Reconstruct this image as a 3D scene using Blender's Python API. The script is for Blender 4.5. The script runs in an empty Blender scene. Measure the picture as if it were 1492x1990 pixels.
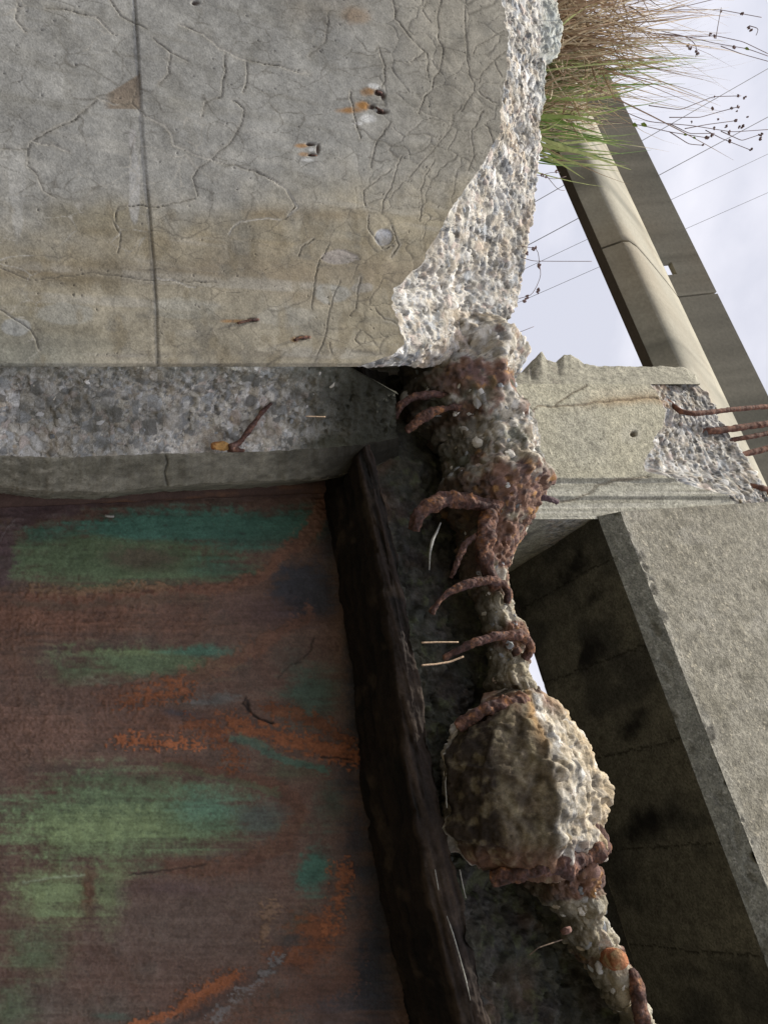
import bpy, math, random
import numpy as np
from math import radians, sin, cos, pi
from mathutils import Matrix, Vector

random.seed(7); RNG = np.random.default_rng(7)
scene = bpy.context.scene
COL = scene.collection

# ------------------------------------------------------------------ camera
FPX, CX, CY = 1437.0, 746.0, 995.0          # focal length and centre in photo pixels
PITCH, ROLL = radians(28), radians(4)
CAM = np.array([0.0, 0.0, 1.6])
_R = np.array([1.0, 0, 0]); FW = np.array([0, cos(PITCH), sin(PITCH)]); _U = np.array([0, -sin(PITCH), cos(PITCH)])
UP = _U * cos(ROLL) + _R * sin(ROLL)        # runs to the right in the picture (the photo was taken sideways)
RT = _R * cos(ROLL) - _U * sin(ROLL)        # runs down in the picture
cd = bpy.data.cameras.new('camera'); cam = bpy.data.objects.new('camera', cd); COL.objects.link(cam)
cd.sensor_fit = 'VERTICAL'; cd.sensor_height = 36; cd.lens = FPX / 1990 * 36
cd.clip_start = 0.05; cd.clip_end = 2000
M = Matrix.Identity(4)
for i, v in enumerate((UP, -RT, -FW)):
    for j in range(3): M[j][i] = v[j]
for j in range(3): M[j][3] = CAM[j]
cam.matrix_world = M
scene.camera = cam

# ------------------------------------------------------------------ light
SUN = np.array([-0.32, -0.12, 0.94]); SUN /= np.linalg.norm(SUN)
el = math.asin(SUN[2]); az = math.atan2(SUN[0], SUN[1])
w = bpy.data.worlds.new('World'); scene.world = w; w.use_nodes = True
nt = w.node_tree; nt.nodes.clear()
out = nt.nodes.new('ShaderNodeOutputWorld'); bg = nt.nodes.new('ShaderNodeBackground')
sky = nt.nodes.new('ShaderNodeTexSky'); sky.sky_type = 'NISHITA'; sky.sun_disc = False
sky.sun_elevation = el; sky.sun_rotation = az; sky.air_density = 1.0; sky.dust_density = 1.5
tc = nt.nodes.new('ShaderNodeTexCoord')
mp = nt.nodes.new('ShaderNodeMapping'); mp.inputs['Scale'].default_value = (1.6, 1.6, 3.2)
n1 = nt.nodes.new('ShaderNodeTexNoise'); n1.inputs['Scale'].default_value = 2.3; n1.inputs['Detail'].default_value = 6; n1.inputs['Roughness'].default_value = 0.5
rp = nt.nodes.new('ShaderNodeValToRGB'); rp.color_ramp.elements[0].position = 0.40; rp.color_ramp.elements[1].position = 0.60
rp.color_ramp.elements[0].color = (0.72, 0.72, 0.72, 1); rp.color_ramp.elements[1].color = (1, 1, 1, 1)
mx = nt.nodes.new('ShaderNodeMixRGB'); mx.inputs['Color2'].default_value = (9.0, 9.0, 9.9, 1)
nt.links.new(tc.outputs['Generated'], mp.inputs['Vector']); nt.links.new(mp.outputs[0], n1.inputs['Vector'])
nt.links.new(n1.outputs['Fac'], rp.inputs['Fac']); nt.links.new(rp.outputs['Color'], mx.inputs['Fac'])
nt.links.new(sky.outputs[0], mx.inputs['Color1']); nt.links.new(mx.outputs[0], bg.inputs['Color'])
bg.inputs['Strength'].default_value = 0.1
nt.links.new(bg.outputs[0], out.inputs[0])
sd = bpy.data.lights.new('sun', 'SUN'); sd.energy = 5.0; sd.angle = radians(1.5); sd.color = (1, 0.93, 0.8)
so = bpy.data.objects.new('sun', sd); COL.objects.link(so)
so.rotation_euler = Vector(SUN).to_track_quat('Z', 'Y').to_euler()
vs = scene.view_settings; vs.view_transform = 'Standard'; vs.look = 'None'; vs.gamma = 1; vs.use_curve_mapping = False; vs.exposure = 0.05

# ------------------------------------------------------------------ geometry helpers
YAW = radians(22.7)
EE = np.array([cos(YAW), -sin(YAW), 0]); BB = np.array([sin(YAW), cos(YAW), 0]); ZZ = np.array([0, 0, 1.0])

def ray(x, y):
    x = np.asarray(x, float); y = np.asarray(y, float)
    return FW + ((x - CX) / FPX)[..., None] * UP + ((y - CY) / FPX)[..., None] * RT
def hitp(x, y, n, d):                       # meet the plane n.P = d
    r = ray(x, y); t = (d - CAM @ n) / (r @ n)
    return CAM + r * t[..., None]
def hitY(x, y, Y): return hitp(x, y, np.array([0, 1.0, 0]), Y)
def hitB(x, y, b): return hitp(x, y, BB, b)
def hitZ(x, y, z): return hitp(x, y, ZZ, z)
def px(v):                                   # world -> photo pixel
    d = np.asarray(v) - CAM; k = d @ FW
    return CX + FPX * (d @ UP) / k, CY + FPX * (d @ RT) / k

def _hash(ix, iy, iz, s):
    h = (ix * 374761393 + iy * 668265263 + iz * 2147483647 + s * 974634777) & 0xFFFFFFFF
    h = ((h ^ (h >> 13)) * 1274126177) & 0xFFFFFFFF
    h = ((h ^ (h >> 16)) * 2246822519) & 0xFFFFFFFF
    return ((h ^ (h >> 15)) & 0xFFFFFF) / float(0x1000000)
def vnoise(P, s=0):
    I = np.floor(P).astype(np.int64); F = P - I; F = F * F * F * (F * (F * 6 - 15) + 10)
    r = 0
    for a in (0, 1):
        for b in (0, 1):
            for c in (0, 1):
                wgt = (F[:, 0] if a else 1 - F[:, 0]) * (F[:, 1] if b else 1 - F[:, 1]) * (F[:, 2] if c else 1 - F[:, 2])
                r = r + wgt * _hash(I[:, 0] + a, I[:, 1] + b, I[:, 2] + c, s)
    return r * 2 - 1
def fbm(P, sc, o=4, s=0, g=0.5):
    P = np.asarray(P) * sc; r = 0; amp = 1; tot = 0
    for k in range(o):
        r = r + amp * vnoise(P * (2.03 ** k) + 17.3 * k, s + k); tot += amp; amp *= g
    return r / tot
def worley(P, s=0, j=0.9, vec=False):
    I = np.floor(P).astype(np.int64); F = P - I
    f1 = np.full(len(P), 9.0); f2 = f1.copy(); cid = np.zeros(len(P)); off = np.zeros((len(P), 3)) if vec else None
    for a in (-1, 0, 1):
        for b in (-1, 0, 1):
            for c in (-1, 0, 1):
                X, Y, Z = I[:, 0] + a, I[:, 1] + b, I[:, 2] + c
                dx = a + 0.5 + j * (_hash(X, Y, Z, s) - .5) - F[:, 0]
                dy = b + 0.5 + j * (_hash(X, Y, Z, s + 1) - .5) - F[:, 1]
                dz = c + 0.5 + j * (_hash(X, Y, Z, s + 2) - .5) - F[:, 2]
                d = np.sqrt(dx * dx + dy * dy + dz * dz)
                n = d < f1
                f2 = np.where(n, f1, np.minimum(f2, d)); cid = np.where(n, _hash(X, Y, Z, s + 3), cid); f1 = np.where(n, d, f1)
                if vec: off[n] = -np.stack([dx, dy, dz], 1)[n]
    return (f1, f2, cid, off) if vec else (f1, f2, cid)
def ss(a, b, x):
    t = np.clip((x - a) / (b - a), 0, 1); return t * t * (3 - 2 * t)
def mixc(c, d, f):
    f = np.clip(f, 0, 1)
    return c * (1 - f[:, None]) + np.asarray(d) * f[:, None]
def polydist(x, y, pts, R=12.0):             # distance to a polyline, only where near
    d = np.full(x.shape, 1e3)
    for (x0, y0), (x1, y1) in zip(pts[:-1], pts[1:]):
        m = (x > min(x0, x1) - R) & (x < max(x0, x1) + R) & (y > min(y0, y1) - R) & (y < max(y0, y1) + R)
        if not m.any(): continue
        X, Y = x[m], y[m]; vx, vy = x1 - x0, y1 - y0; L = vx * vx + vy * vy + 1e-9
        t = np.clip(((X - x0) * vx + (Y - y0) * vy) / L, 0, 1)
        d[m] = np.minimum(d[m], np.hypot(X - x0 - t * vx, Y - y0 - t * vy))
    return d
def inblob(x, y, cx, cy, rx, ry, nz=0, ang=0):
    c, s = cos(ang), sin(ang); dx, dy = x - cx, y - cy
    return 1 - np.sqrt(((c * dx + s * dy) / rx) ** 2 + ((-s * dx + c * dy) / ry) ** 2) + nz

def tag(o, label=None, cat=None, group=None, kind=None):
    if label: o['label'] = label
    if cat: o['category'] = cat
    if group: o['group'] = group
    if kind: o['kind'] = kind
    return o
def empty(name, loc, label, cat, group=None):
    o = bpy.data.objects.new(name, None); o.location = loc; o.empty_display_size = .1; COL.objects.link(o)
    return tag(o, label, cat, group)
def link(name, me, parent=None):
    o = bpy.data.objects.new(name, me); COL.objects.link(o)
    if parent is not None:
        o.parent = parent; o.matrix_parent_inverse = Matrix.Translation(-Vector(parent.location))
    return o
def mesh(name, V, F, mat, parent=None, col=None, smooth=True):
    V = np.ascontiguousarray(V, dtype=np.float32).reshape(-1, 3); F = np.asarray(F, dtype=np.int32)
    me = bpy.data.meshes.new(name); n, k = F.shape
    me.vertices.add(len(V)); me.vertices.foreach_set('co', V.ravel())
    me.loops.add(n * k); me.loops.foreach_set('vertex_index', F.ravel())
    me.polygons.add(n); me.polygons.foreach_set('loop_start', np.arange(0, n * k, k, dtype=np.int32))
    me.polygons.foreach_set('loop_total', np.full(n, k, dtype=np.int32))
    me.polygons.foreach_set('use_smooth', np.full(n, smooth))
    me.update(); me.validate()
    if col is not None:
        a = me.attributes.new('Col', 'FLOAT_COLOR', 'POINT')
        c = np.ones((len(V), 4), np.float32); c[:, :3] = np.clip(col, 0, 1); a.data.foreach_set('color', c.ravel())
    me.materials.append(mat)
    return link(name, me, parent)
def gridF(n, m, closed=False):
    i, j = np.meshgrid(np.arange(n - 1), np.arange(m if closed else m - 1), indexing='ij')
    i = i.ravel(); j = j.ravel(); j2 = (j + 1) % m
    return np.stack([i * m + j, i * m + j2, (i + 1) * m + j2, (i + 1) * m + j], 1)
def gnormal(P, ref=None):
    du = np.gradient(P, axis=0); dv = np.gradient(P, axis=1); n = np.cross(du, dv)
    n /= np.linalg.norm(n, axis=2, keepdims=True) + 1e-12
    if ref is None:
        ref = CAM - P.reshape(-1, 3).mean(0)
    if (n.reshape(-1, 3) @ ref).mean() < 0: n = -n
    return n
def loft(curves, counts):                    # curves: list of (n,3); rows run along each curve
    rows = []
    for (a, b), k in zip(zip(curves[:-1], curves[1:]), counts):
        t = np.linspace(0, 1, k, endpoint=False)[:, None, None]
        rows.append(a[None] * (1 - t) + b[None] * t)
    rows.append(curves[-1][None])
    return np.concatenate(rows, 0)
def orient(F, P, n):                          # make face winding follow normals n (P,n grids)
    f = F[len(F) // 2]; V = P.reshape(-1, 3)
    nn = np.cross(V[f[1]] - V[f[0]], V[f[2]] - V[f[0]])
    return F if nn @ n.reshape(-1, 3)[f[0]] > 0 else F[:, ::-1]
def sheet(name, P, disp, col, mat, parent, ref=None):
    n = gnormal(P, ref); Q = P + n * disp.reshape(P.shape[0], P.shape[1], 1)
    return mesh(name, Q, orient(gridF(*P.shape[:2]), P, n), mat, parent, col)

# ------------------------------------------------------------------ materials
def vmat(name, rough=.9, grain=.25, gscale=350, bump=.35, bscale=220, flat=None, spec=.3, blotch=.18):
    m = bpy.data.materials.new(name); m.use_nodes = True; t = m.node_tree; N = t.nodes; L = t.links
    b = N['Principled BSDF']; b.inputs['Roughness'].default_value = rough; b.inputs['Specular IOR Level'].default_value = spec
    g = N.new('ShaderNodeNewGeometry')
    if flat is None:
        a = N.new('ShaderNodeAttribute'); a.attribute_name = 'Col'; base = a.outputs['Color']
    else:
        a = N.new('ShaderNodeRGB'); a.outputs[0].default_value = (*flat, 1); base = a.outputs[0]
    v = N.new('ShaderNodeTexVoronoi'); v.inputs['Scale'].default_value = gscale; L.new(g.outputs['Position'], v.inputs['Vector'])
    sp = N.new('ShaderNodeSeparateColor'); L.new(v.outputs['Color'], sp.inputs[0])
    mr = N.new('ShaderNodeMapRange'); mr.inputs['To Min'].default_value = 1 - grain; mr.inputs['To Max'].default_value = 1 + grain
    L.new(sp.outputs[0], mr.inputs['Value'])
    nz = N.new('ShaderNodeTexNoise'); nz.inputs['Scale'].default_value = 28; nz.inputs['Detail'].default_value = 5; L.new(g.outputs['Position'], nz.inputs['Vector'])
    m2 = N.new('ShaderNodeMapRange'); m2.inputs['From Min'].default_value = .3; m2.inputs['From Max'].default_value = .7
    m2.inputs['To Min'].default_value = 1 - blotch; m2.inputs['To Max'].default_value = 1 + blotch; L.new(nz.outputs['Fac'], m2.inputs['Value'])
    mu = N.new('ShaderNodeMath'); mu.operation = 'MULTIPLY'; L.new(mr.outputs[0], mu.inputs[0]); L.new(m2.outputs[0], mu.inputs[1])
    vm = N.new('ShaderNodeVectorMath'); vm.operation = 'SCALE'; L.new(base, vm.inputs[0]); L.new(mu.outputs[0], vm.inputs['Scale'])
    L.new(vm.outputs[0], b.inputs['Base Color'])
    n3 = N.new('ShaderNodeTexNoise'); n3.inputs['Scale'].default_value = bscale; n3.inputs['Detail'].default_value = 5; L.new(g.outputs['Position'], n3.inputs['Vector'])
    bp = N.new('ShaderNodeBump'); bp.inputs['Strength'].default_value = bump; bp.inputs['Distance'].default_value = .004
    L.new(n3.outputs['Fac'], bp.inputs['Height']); L.new(bp.outputs[0], b.inputs['Normal'])
    return m
M_WALL = vmat('weathered_concrete', grain=.16, gscale=380, bump=.12, bscale=260, blotch=.10)
M_AGG = vmat('broken_concrete', grain=.16, gscale=420, bump=.5, bscale=300)
M_SAND = vmat('sandy_concrete', grain=.34, gscale=170, bump=.6, bscale=160, blotch=.22)
M_GATE = vmat('rusted_painted_steel', rough=.75, grain=.14, gscale=300, bump=.3, bscale=180, spec=.3, blotch=.15)
M_RUST = vmat('flaking_rust', rough=.85, grain=.25, gscale=300, bump=.8, bscale=160, blotch=.35)
M_MOSS = vmat('dark_algae_concrete', grain=.2, gscale=260, bump=.8, bscale=130, blotch=.4)
M_WOOD = vmat('rotten_timber', grain=.15, gscale=300, bump=.6, bscale=110, blotch=.3)
M_GIRD = vmat('precast_concrete', grain=.05, gscale=60, bump=.2, bscale=12, blotch=.1)
M_PLANT = vmat('grass_blade', grain=.15, gscale=90, bump=0, blotch=.15)
M_WIRE = vmat('dull_wire', flat=(.09, .085, .09), rough=.6)
M_PALE = vmat('pale_wire', flat=(.55, .40, .27), rough=.6)
M_LIME = vmat('lime_crust', flat=(.36, .36, .33), rough=.8)
M_GROUND = vmat('damp_soil', flat=(.085, .075, .055), gscale=30, bscale=20)

PAL = np.array([[.62, .60, .55], [.50, .50, .49], [.30, .32, .34], [.19, .20, .21], [.46, .40, .31], [.52, .43, .38], [.70, .69, .66], [.38, .41, .44], [.11, .11, .11], [.55, .52, .44]])
MATRIX = np.array([.52, .49, .43])
def aggregate(P, size=.014, amp=.006, seed=3, rough=.012, bright=1.0, warm=0.0):
    """relief and colour of a broken concrete surface: angular mixed stone in a pale crumbly matrix"""
    W = P + .5 * size * np.stack([fbm(P, .8 / size, 3, 5), fbm(P, .8 / size, 3, 6), fbm(P, .8 / size, 3, 7)], 1)
    f1, f2, c, o = worley(W / size, seed, vec=True)
    F1, F2, C_, O_ = worley(W / (size * 1.9) + 1.1, seed + 60, vec=True)
    bigm = C_ < .30; f1 = np.where(bigm, F1, f1); f2 = np.where(bigm, F2, f2); c = np.where(bigm, C_ * 1.6, c); o = np.where(bigm[:, None], O_ * 1.2, o)
    g1, g2, c2, o2 = worley(W / (size * .40) + 7.7, seed + 9, vec=True)
    h1_, h2_, c3 = worley(W / (size * .21) + 3.3, seed + 19)
    stone = c < .50; dome = np.clip(1 - (f1 / .58) ** 2, 0, 1) ** .5
    edge = ss(.0, .12, f2 - f1); e2 = ss(0, .16, g2 - g1)
    def tilt(o, c, k): a = c * 631.7; return (o[:, 0] * np.cos(a) + o[:, 1] * np.sin(a) + o[:, 2] * np.cos(a * 1.7)) * k
    fineh = fbm(P, .9 / size * 3, 3, seed + 40)
    d = rough * fbm(P, 12, 4, seed + 20) + rough * .35 * fbm(P, 50, 3, seed + 21)
    d = d + np.where(stone, amp * (.55 * dome + .55 * c + tilt(o, c, .9)) * edge, -amp * .25 + amp * .40 * (tilt(o2, c2, 1.2) + c2) * e2)
    d = d + amp * .28 * fineh * np.where(stone, .4, 1.3) - amp * .9 * ((c3 > .86) & ~stone) * np.clip(1 - h1_ / .6, 0, 1)
    shear = ss(.02, .22, fbm(P, 17, 3, seed + 81)); d = d * (1 - .45 * shear) + shear * rough * .8 * fbm(P, 9, 2, seed + 82)
    d = d - amp * 1.9 * (c > .86) * dome * (1 - shear)      # sockets where a stone fell out
    i1 = (c * 997).astype(int) % len(PAL); i2 = (c2 * 991).astype(int) % len(PAL)
    col = np.where(stone[:, None], PAL[i1] * (1 + .25 * fbm(P, 2.2 / size, 2, seed + 50))[:, None], MATRIX * (.65 + .65 * c3[:, None]))
    small = (~stone) & (c2 < .5)
    col = np.where(small[:, None], PAL[i2] * .95, col)
    speck = (c3 > .9) & (h1_ < .45); col = mixc(col, [.10, .095, .085], speck * .75)
    col = mixc(col, MATRIX * .55, (1 - edge) * .7)
    lm = col.mean(1, keepdims=True); col = lm + (col - lm) * .75
    col = mixc(col, [.36, .29, .20], ss(.1, .5, fbm(P, 22, 3, seed + 71)) * .5); col = mixc(col, [.13, .125, .11], ss(.22, .5, fbm(P, 34, 3, seed + 72)) * .6)
    col = col * (1 + .45 * fbm(P, 40, 3, seed + 30) + .25 * fbm(P, 13, 2, seed + 31))[:, None] * bright
    if warm: col = mixc(col, np.array([.42, .33, .19]), warm * (.5 + .5 * fbm(P, 25, 3, 77)))
    return d, col

pebble_meshes = {}
def pebble_mesh(k, ci):
    if (k, ci) in pebble_meshes: return pebble_meshes[(k, ci)]
    rr = np.random.default_rng(100 + k); V = [[0, 0, 1]]; F = []
    for a in range(1, 4):
        for b in range(6):
            th = pi * a / 4; ph = 2 * pi * (b + .5 * (a % 2)) / 6; V.append([sin(th) * cos(ph), sin(th) * sin(ph), cos(th)])
    V.append([0, 0, -1]); V = np.array(V); V = V * (1 + .5 * (rr.random((len(V), 1)) - .5)) * [1, .8 + .2 * rr.random(), .75]
    for b in range(6): F.append([0, 1 + b, 1 + (b + 1) % 6])
    for a in range(2):
        o, p = 1 + 6 * a, 7 + 6 * a
        for b in range(6):
            c = (b + 1) % 6; F += [[o + b, p + b, p + c], [o + b, p + c, o + c]]
    for b in range(6): F.append([13 + b, 19, 13 + (b + 1) % 6])
    me = bpy.data.meshes.new('aggregate_stone'); me.from_pydata(V.tolist(), [], F)
    me.polygons.foreach_set('use_smooth', [k % 3 == 0] * len(F)); me.materials.append(stone_mat(ci)); pebble_meshes[(k, ci)] = me
    return me
_sm = {}
def stone_mat(ci):
    if ci not in _sm: _sm[ci] = vmat('river_stone', flat=tuple(PAL[ci]), grain=.1, gscale=500, bump=.4, bscale=350, rough=.7, blotch=.25)
    return _sm[ci]
def pebbles(parent, spots, normals, sizes, seed=0, rust=0):
    rr = np.random.default_rng(seed)
    for p, n, s in zip(spots, normals, sizes):
        ci = int(rr.choice(len(PAL), p=[.16, .15, .13, .09, .11, .06, .10, .10, .03, .07]))
        o = bpy.data.objects.new('aggregate_stone', pebble_mesh(int(rr.integers(6)), ci)); COL.objects.link(o)
        q = Vector(n).to_track_quat('Z', 'Y').to_matrix().to_4x4() @ Matrix.Rotation(rr.random() * 6.28, 4, 'Z') @ Matrix.Rotation(.7 * (rr.random() - .5), 4, 'X')
        S = Matrix.Diagonal((s * (1 + .6 * rr.random()), s, s * (.5 + .4 * rr.random()), 1))
        o.parent = parent; o.matrix_parent_inverse = Matrix.Translation(-Vector(parent.location))
        o.matrix_basis = Matrix.Translation(Vector(p) - Vector(n) * s * .42) @ q @ S
def scatter_on(P, disp, n, m, i0, i1, rr, count, smin, smax, cond=None):
    """pick well spaced spots on rows i0..i1 of a sheet"""
    spots, nrm, sz, tries = [], [], [], 0
    while len(spots) < count and tries < count * 14:
        tries += 1
        i = int(rr.integers(i0, i1)); j = int(rr.integers(2, m - 2)); p = P[i, j] + n[i, j] * disp[i, j]
        if cond is not None and not cond(p): continue
        s = smin + (smax - smin) * rr.random() ** 1.8
        if spots and (np.linalg.norm(np.array(spots) - p, axis=1) < (np.array(sz) + s) * .85).any(): continue
        spots.append(p); nrm.append(n[i, j]); sz.append(s)
    return spots, nrm, sz

RUSTP = np.array([[.15, .075, .05], [.085, .045, .036], [.30, .14, .06], [.13, .075, .07], [.19, .10, .07], [.06, .042, .04]])
def tube(name, pts, rad, mat, parent, bump=.25, seed=0, colf=None, seg=10, step=.004, flat=1.0, closed_ends=True):
    """round bar along a smoothed path; pts (n,3), rad number or list, lumpy with corrosion"""
    pts = np.asarray(pts, float); rad = np.full(len(pts), rad, float) if np.isscalar(rad) else np.asarray(rad, float)
    s = np.r_[0, np.cumsum(np.linalg.norm(np.diff(pts, axis=0), axis=1))]
    n = max(4, int(s[-1] / step)); u = np.linspace(0, s[-1], n)
    C = np.stack([np.interp(u, s, pts[:, k]) for k in range(3)], 1); r = np.interp(u, s, rad)
    for _ in range(max(1, n // 14)):
        C[1:-1] = (C[:-2] + 2 * C[1:-1] + C[2:]) / 4
    T = np.gradient(C, axis=0); T /= np.linalg.norm(T, axis=1, keepdims=True) + 1e-12
    A = np.array([0.13, .97, .21]); X = np.cross(T, A); X /= np.linalg.norm(X, axis=1, keepdims=True); Y = np.cross(T, X)
    th = np.linspace(0, 2 * pi, seg, endpoint=False)
    D = X[:, None] * np.cos(th)[None, :, None] + Y[:, None] * np.sin(th)[None, :, None] * flat
    V = C[:, None] + D * r[:, None, None]; Vf = V.reshape(-1, 3)
    nz = fbm(Vf, .35 / max(r.mean(), .002), 3, seed) if bump else np.zeros(len(Vf))
    nz = nz + (.6 * fbm(Vf, 1.0 / max(r.mean(), .002), 3, seed + 1) if bump else 0)
    Vf = Vf + D.reshape(-1, 3) * (nz * bump * np.repeat(r, seg))[:, None]
    if bump and r.mean() > .004:
        LC = D.reshape(-1, 3) * np.repeat(r, seg)[:, None] + np.repeat(u, seg)[:, None] * .38 * np.array([1., .7, .4]) + .4 * (Vf - np.repeat(C, seg, axis=0)); wf = worley(LC / (r.mean() * .8), seed + 7); Vf = Vf + D.reshape(-1, 3) * ((wf[2] - .5) * .8 * bump * ss(0, .15, wf[1] - wf[0]) * np.repeat(r, seg))[:, None]
    F = gridF(n, seg, True).tolist()
    if colf is None:
        a = fbm(Vf, 45, 3, seed + 3) * .5 + .5; b_ = fbm(Vf, 160, 2, seed + 5) * .5 + .5
        c = mixc(np.tile(RUSTP[1], (len(Vf), 1)), RUSTP[4], ss(.35, .6, a)); c = mixc(c, RUSTP[3], ss(.5, .7, b_)); c = mixc(c, RUSTP[2] * 1.2, ss(.58, .72, a * .6 + b_ * .4)); q_ = worley(Vf / .006, seed + 8)[2]; c = c * (.6 + .8 * q_)[:, None]; c = mixc(c, RUSTP[5], (q_ > .8) * .8)
    else: c = colf(Vf)
    k = len(Vf); Vf = np.vstack([Vf, C[:1] - T[:1] * r[0] * .3, C[-1:] + T[-1:] * r[-1] * .3]); c = np.vstack([c, c[:1], c[-2:-1]])
    tri = [[(j + 1) % seg, j, k, k] for j in range(seg)] + [[(n - 1) * seg + j, (n - 1) * seg + (j + 1) % seg, k + 1, k + 1] for j in range(seg)]
    me = bpy.data.meshes.new(name); me.from_pydata(Vf.tolist(), [], F + [t[:3] for t in tri])
    me.polygons.foreach_set('use_smooth', [True] * len(me.polygons))
    at = me.attributes.new('Col', 'FLOAT_COLOR', 'POINT'); cc = np.ones((len(Vf), 4), np.float32); cc[:, :3] = np.clip(c, 0, 1); at.data.foreach_set('color', cc.ravel())
    me.materials.append(mat)
    return link(name, me, parent)
def imgpath(pts, b):                          # (x, y[, forward offset]) points laid on the facade plane b
    return np.array([hitB(np.array(p[0]), np.array(p[1]), b - (p[2] if len(p) > 2 else 0)) for p in pts])

# ------------------------------------------------------------------ ground
gs = 1500
tag(mesh('ground', [[-gs, -gs, 0], [gs, -gs, 0], [gs, gs, 0], [-gs, gs, 0]], [[0, 1, 2, 3]], M_GROUND), kind='structure')

# ------------------------------------------------------------------ reference depths
YW = 1.50                                     # left wall face
B0 = float(hitY(np.array(800), np.array(900), 1.60) @ BB)       # lintel front
BG = B0 + .27                                 # gate
BP = float(hitY(np.array(1100), np.array(850), 2.25) @ BB)      # post behind
print('B0', B0, 'BP', BP)

# ------------------------------------------------------------------ left wall
wall = empty('concrete_wall', (-.9, YW, 0), 'tall grey concrete wall face with map cracking and a broken pebbly top, grass growing on it', 'wall')
XB = [(-900, 985), (0, 976), (60, 986), (130, 986), (200, 974), (260, 970), (330, 932), (400, 880), (460, 850), (520, 812), (560, 766), (585, 762), (600, 762), (640, 778), (668, 785), (690, 762), (705, 720), (713, 690)]
XO = [(-900, 1085), (-100, 1080), (0, 1080), (50, 1092), (100, 1085), (112, 1060), (180, 1060), (215, 1058), (260, 1045), (330, 1045), (400, 1038), (450, 1025), (520, 1015), (580, 1008), (630, 985), (660, 955), (690, 930), (713, 900)]
ys = np.r_[np.arange(-900, -70, 30.), np.arange(-70, 713.1, 2.0)]; ys[-1] = 712
wig = 5 * fbm(np.stack([ys, ys * 0, ys * 0], 1), 1 / 22., 3, 12) + 2.5 * fbm(np.stack([ys, ys * 0, ys * 0], 1), 1 / 6., 2, 13)
xb = np.interp(ys, *zip(*XB)) + wig; xo = np.interp(ys, *zip(*XO)) + 4 * fbm(np.stack([ys, ys * 0, ys * 0], 1), 1 / 14., 3, 15)
xlo = np.full(len(ys), -70.)
foot = hitY(xlo, ys, YW); foot0 = foot.copy(); foot0[:, 2] = 0
cB = hitY(xb, ys, YW); nf = 490
P = loft([foot0, foot, cB], [12, nf]); shp = P.shape
V = P.reshape(-1, 3); X, Y = px(V)
CR = [  # cracks traced on the face (x, y in photo pixels)
 [(35,0),(33,40),(50,60)], [(90,15),(145,22),(190,35),(220,65)], [(215,0),(235,30),(285,55)], [(350,48),(400,70),(430,95),(480,118),(530,125),(600,145)],
 [(300,75),(330,100),(365,118)], [(330,105),(328,145),(310,163)], [(437,98),(438,135),(430,188),(400,200),(392,225)], [(478,120),(480,150),(475,180)],
 [(455,195),(475,210),(470,240),(445,280),(410,310),(385,325),(375,345),(385,380)], [(190,190),(225,203),(258,200),(285,225),(320,243),(335,260),(338,282),(375,298),(410,310),(440,318),(490,330),(530,350),(560,370),(580,402)],
 [(272,165),(262,185),(258,200)], [(190,192),(150,230),(115,245),(65,272),(55,288),(0,287)], [(65,272),(90,278),(135,292)], [(55,290),(55,320),(75,340),(85,370),(110,385)],
 [(225,430),(230,400),(270,398),(300,402),(340,395),(380,385)], [(580,402),(555,425),(510,425),(465,430),(445,455)], [(764,0),(770,25),(768,35),(785,58),(800,78),(830,105),(832,150)],
 [(858,0),(850,30),(852,75),(862,100),(855,135),(843,155),(840,175),(825,190),(812,220)], [(978,60),(970,65),(925,90),(920,105)], [(995,90),(950,125),(935,145),(930,160)],
 [(902,10),(905,70),(908,105),(912,145),(922,165),(920,178),(895,215)], [(930,178),(955,198),(965,200)], [(735,90),(748,130),(750,155),(740,168)],
 [(880,222),(875,250),(855,275),(838,297),(820,315),(795,345)], [(760,238),(740,265),(727,290),(720,325)], [(780,305),(765,340),(760,365),(745,390),(742,410)],
 [(845,310),(825,345),(818,370),(820,400),(815,430)], [(940,215),(915,255),(918,275),(922,300),(910,330)], [(960,275),(950,250),(940,240)], [(710,400),(705,370),(740,345),(760,330)],
 [(560,372),(575,400),(560,420)], [(640,475),(620,510),(610,550),(606,600)], [(660,545),(640,600),(632,650),(610,710)], [(700,540),(695,570),(690,600),(680,615)], [(760,440),(775,475),(760,500)],
 [(716,420),(715,445),(735,470),(745,483),(765,478)], [(610,465),(585,480),(580,498)], [(0,520),(60,545),(180,530),(300,545),(420,548)], [(0,600),(60,640),(80,680)], [(300,540),(340,545),(380,560)],
 [(220,430),(235,455),(230,490)], [(830,0),(820,20),(835,45)], [(640,20),(635,60),(632,80),(600,110)], [(800,120),(825,100)], [(680,180),(690,230),(700,270)], [(960,120),(975,150)], [(700,640),(690,660),(710,680)], [(730,600),(745,620),(770,628)], [(640,665),(645,690),(660,705)]]
wx = X + 3.0 * fbm(V, 60, 3, 50); wy = Y + 3.0 * fbm(V, 60, 3, 60)
dmin = np.full(len(X), 1e3)
for c in CR: dmin = np.minimum(dmin, polydist(wx, wy, c))
depthv = .55 + .45 * fbm(V, 9, 2, 70)
crack = np.clip(1 - dmin / (1.0 + .9 * np.clip(depthv, 0, 1)), 0, 1) * np.clip(depthv + .35, .25, 1)
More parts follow.
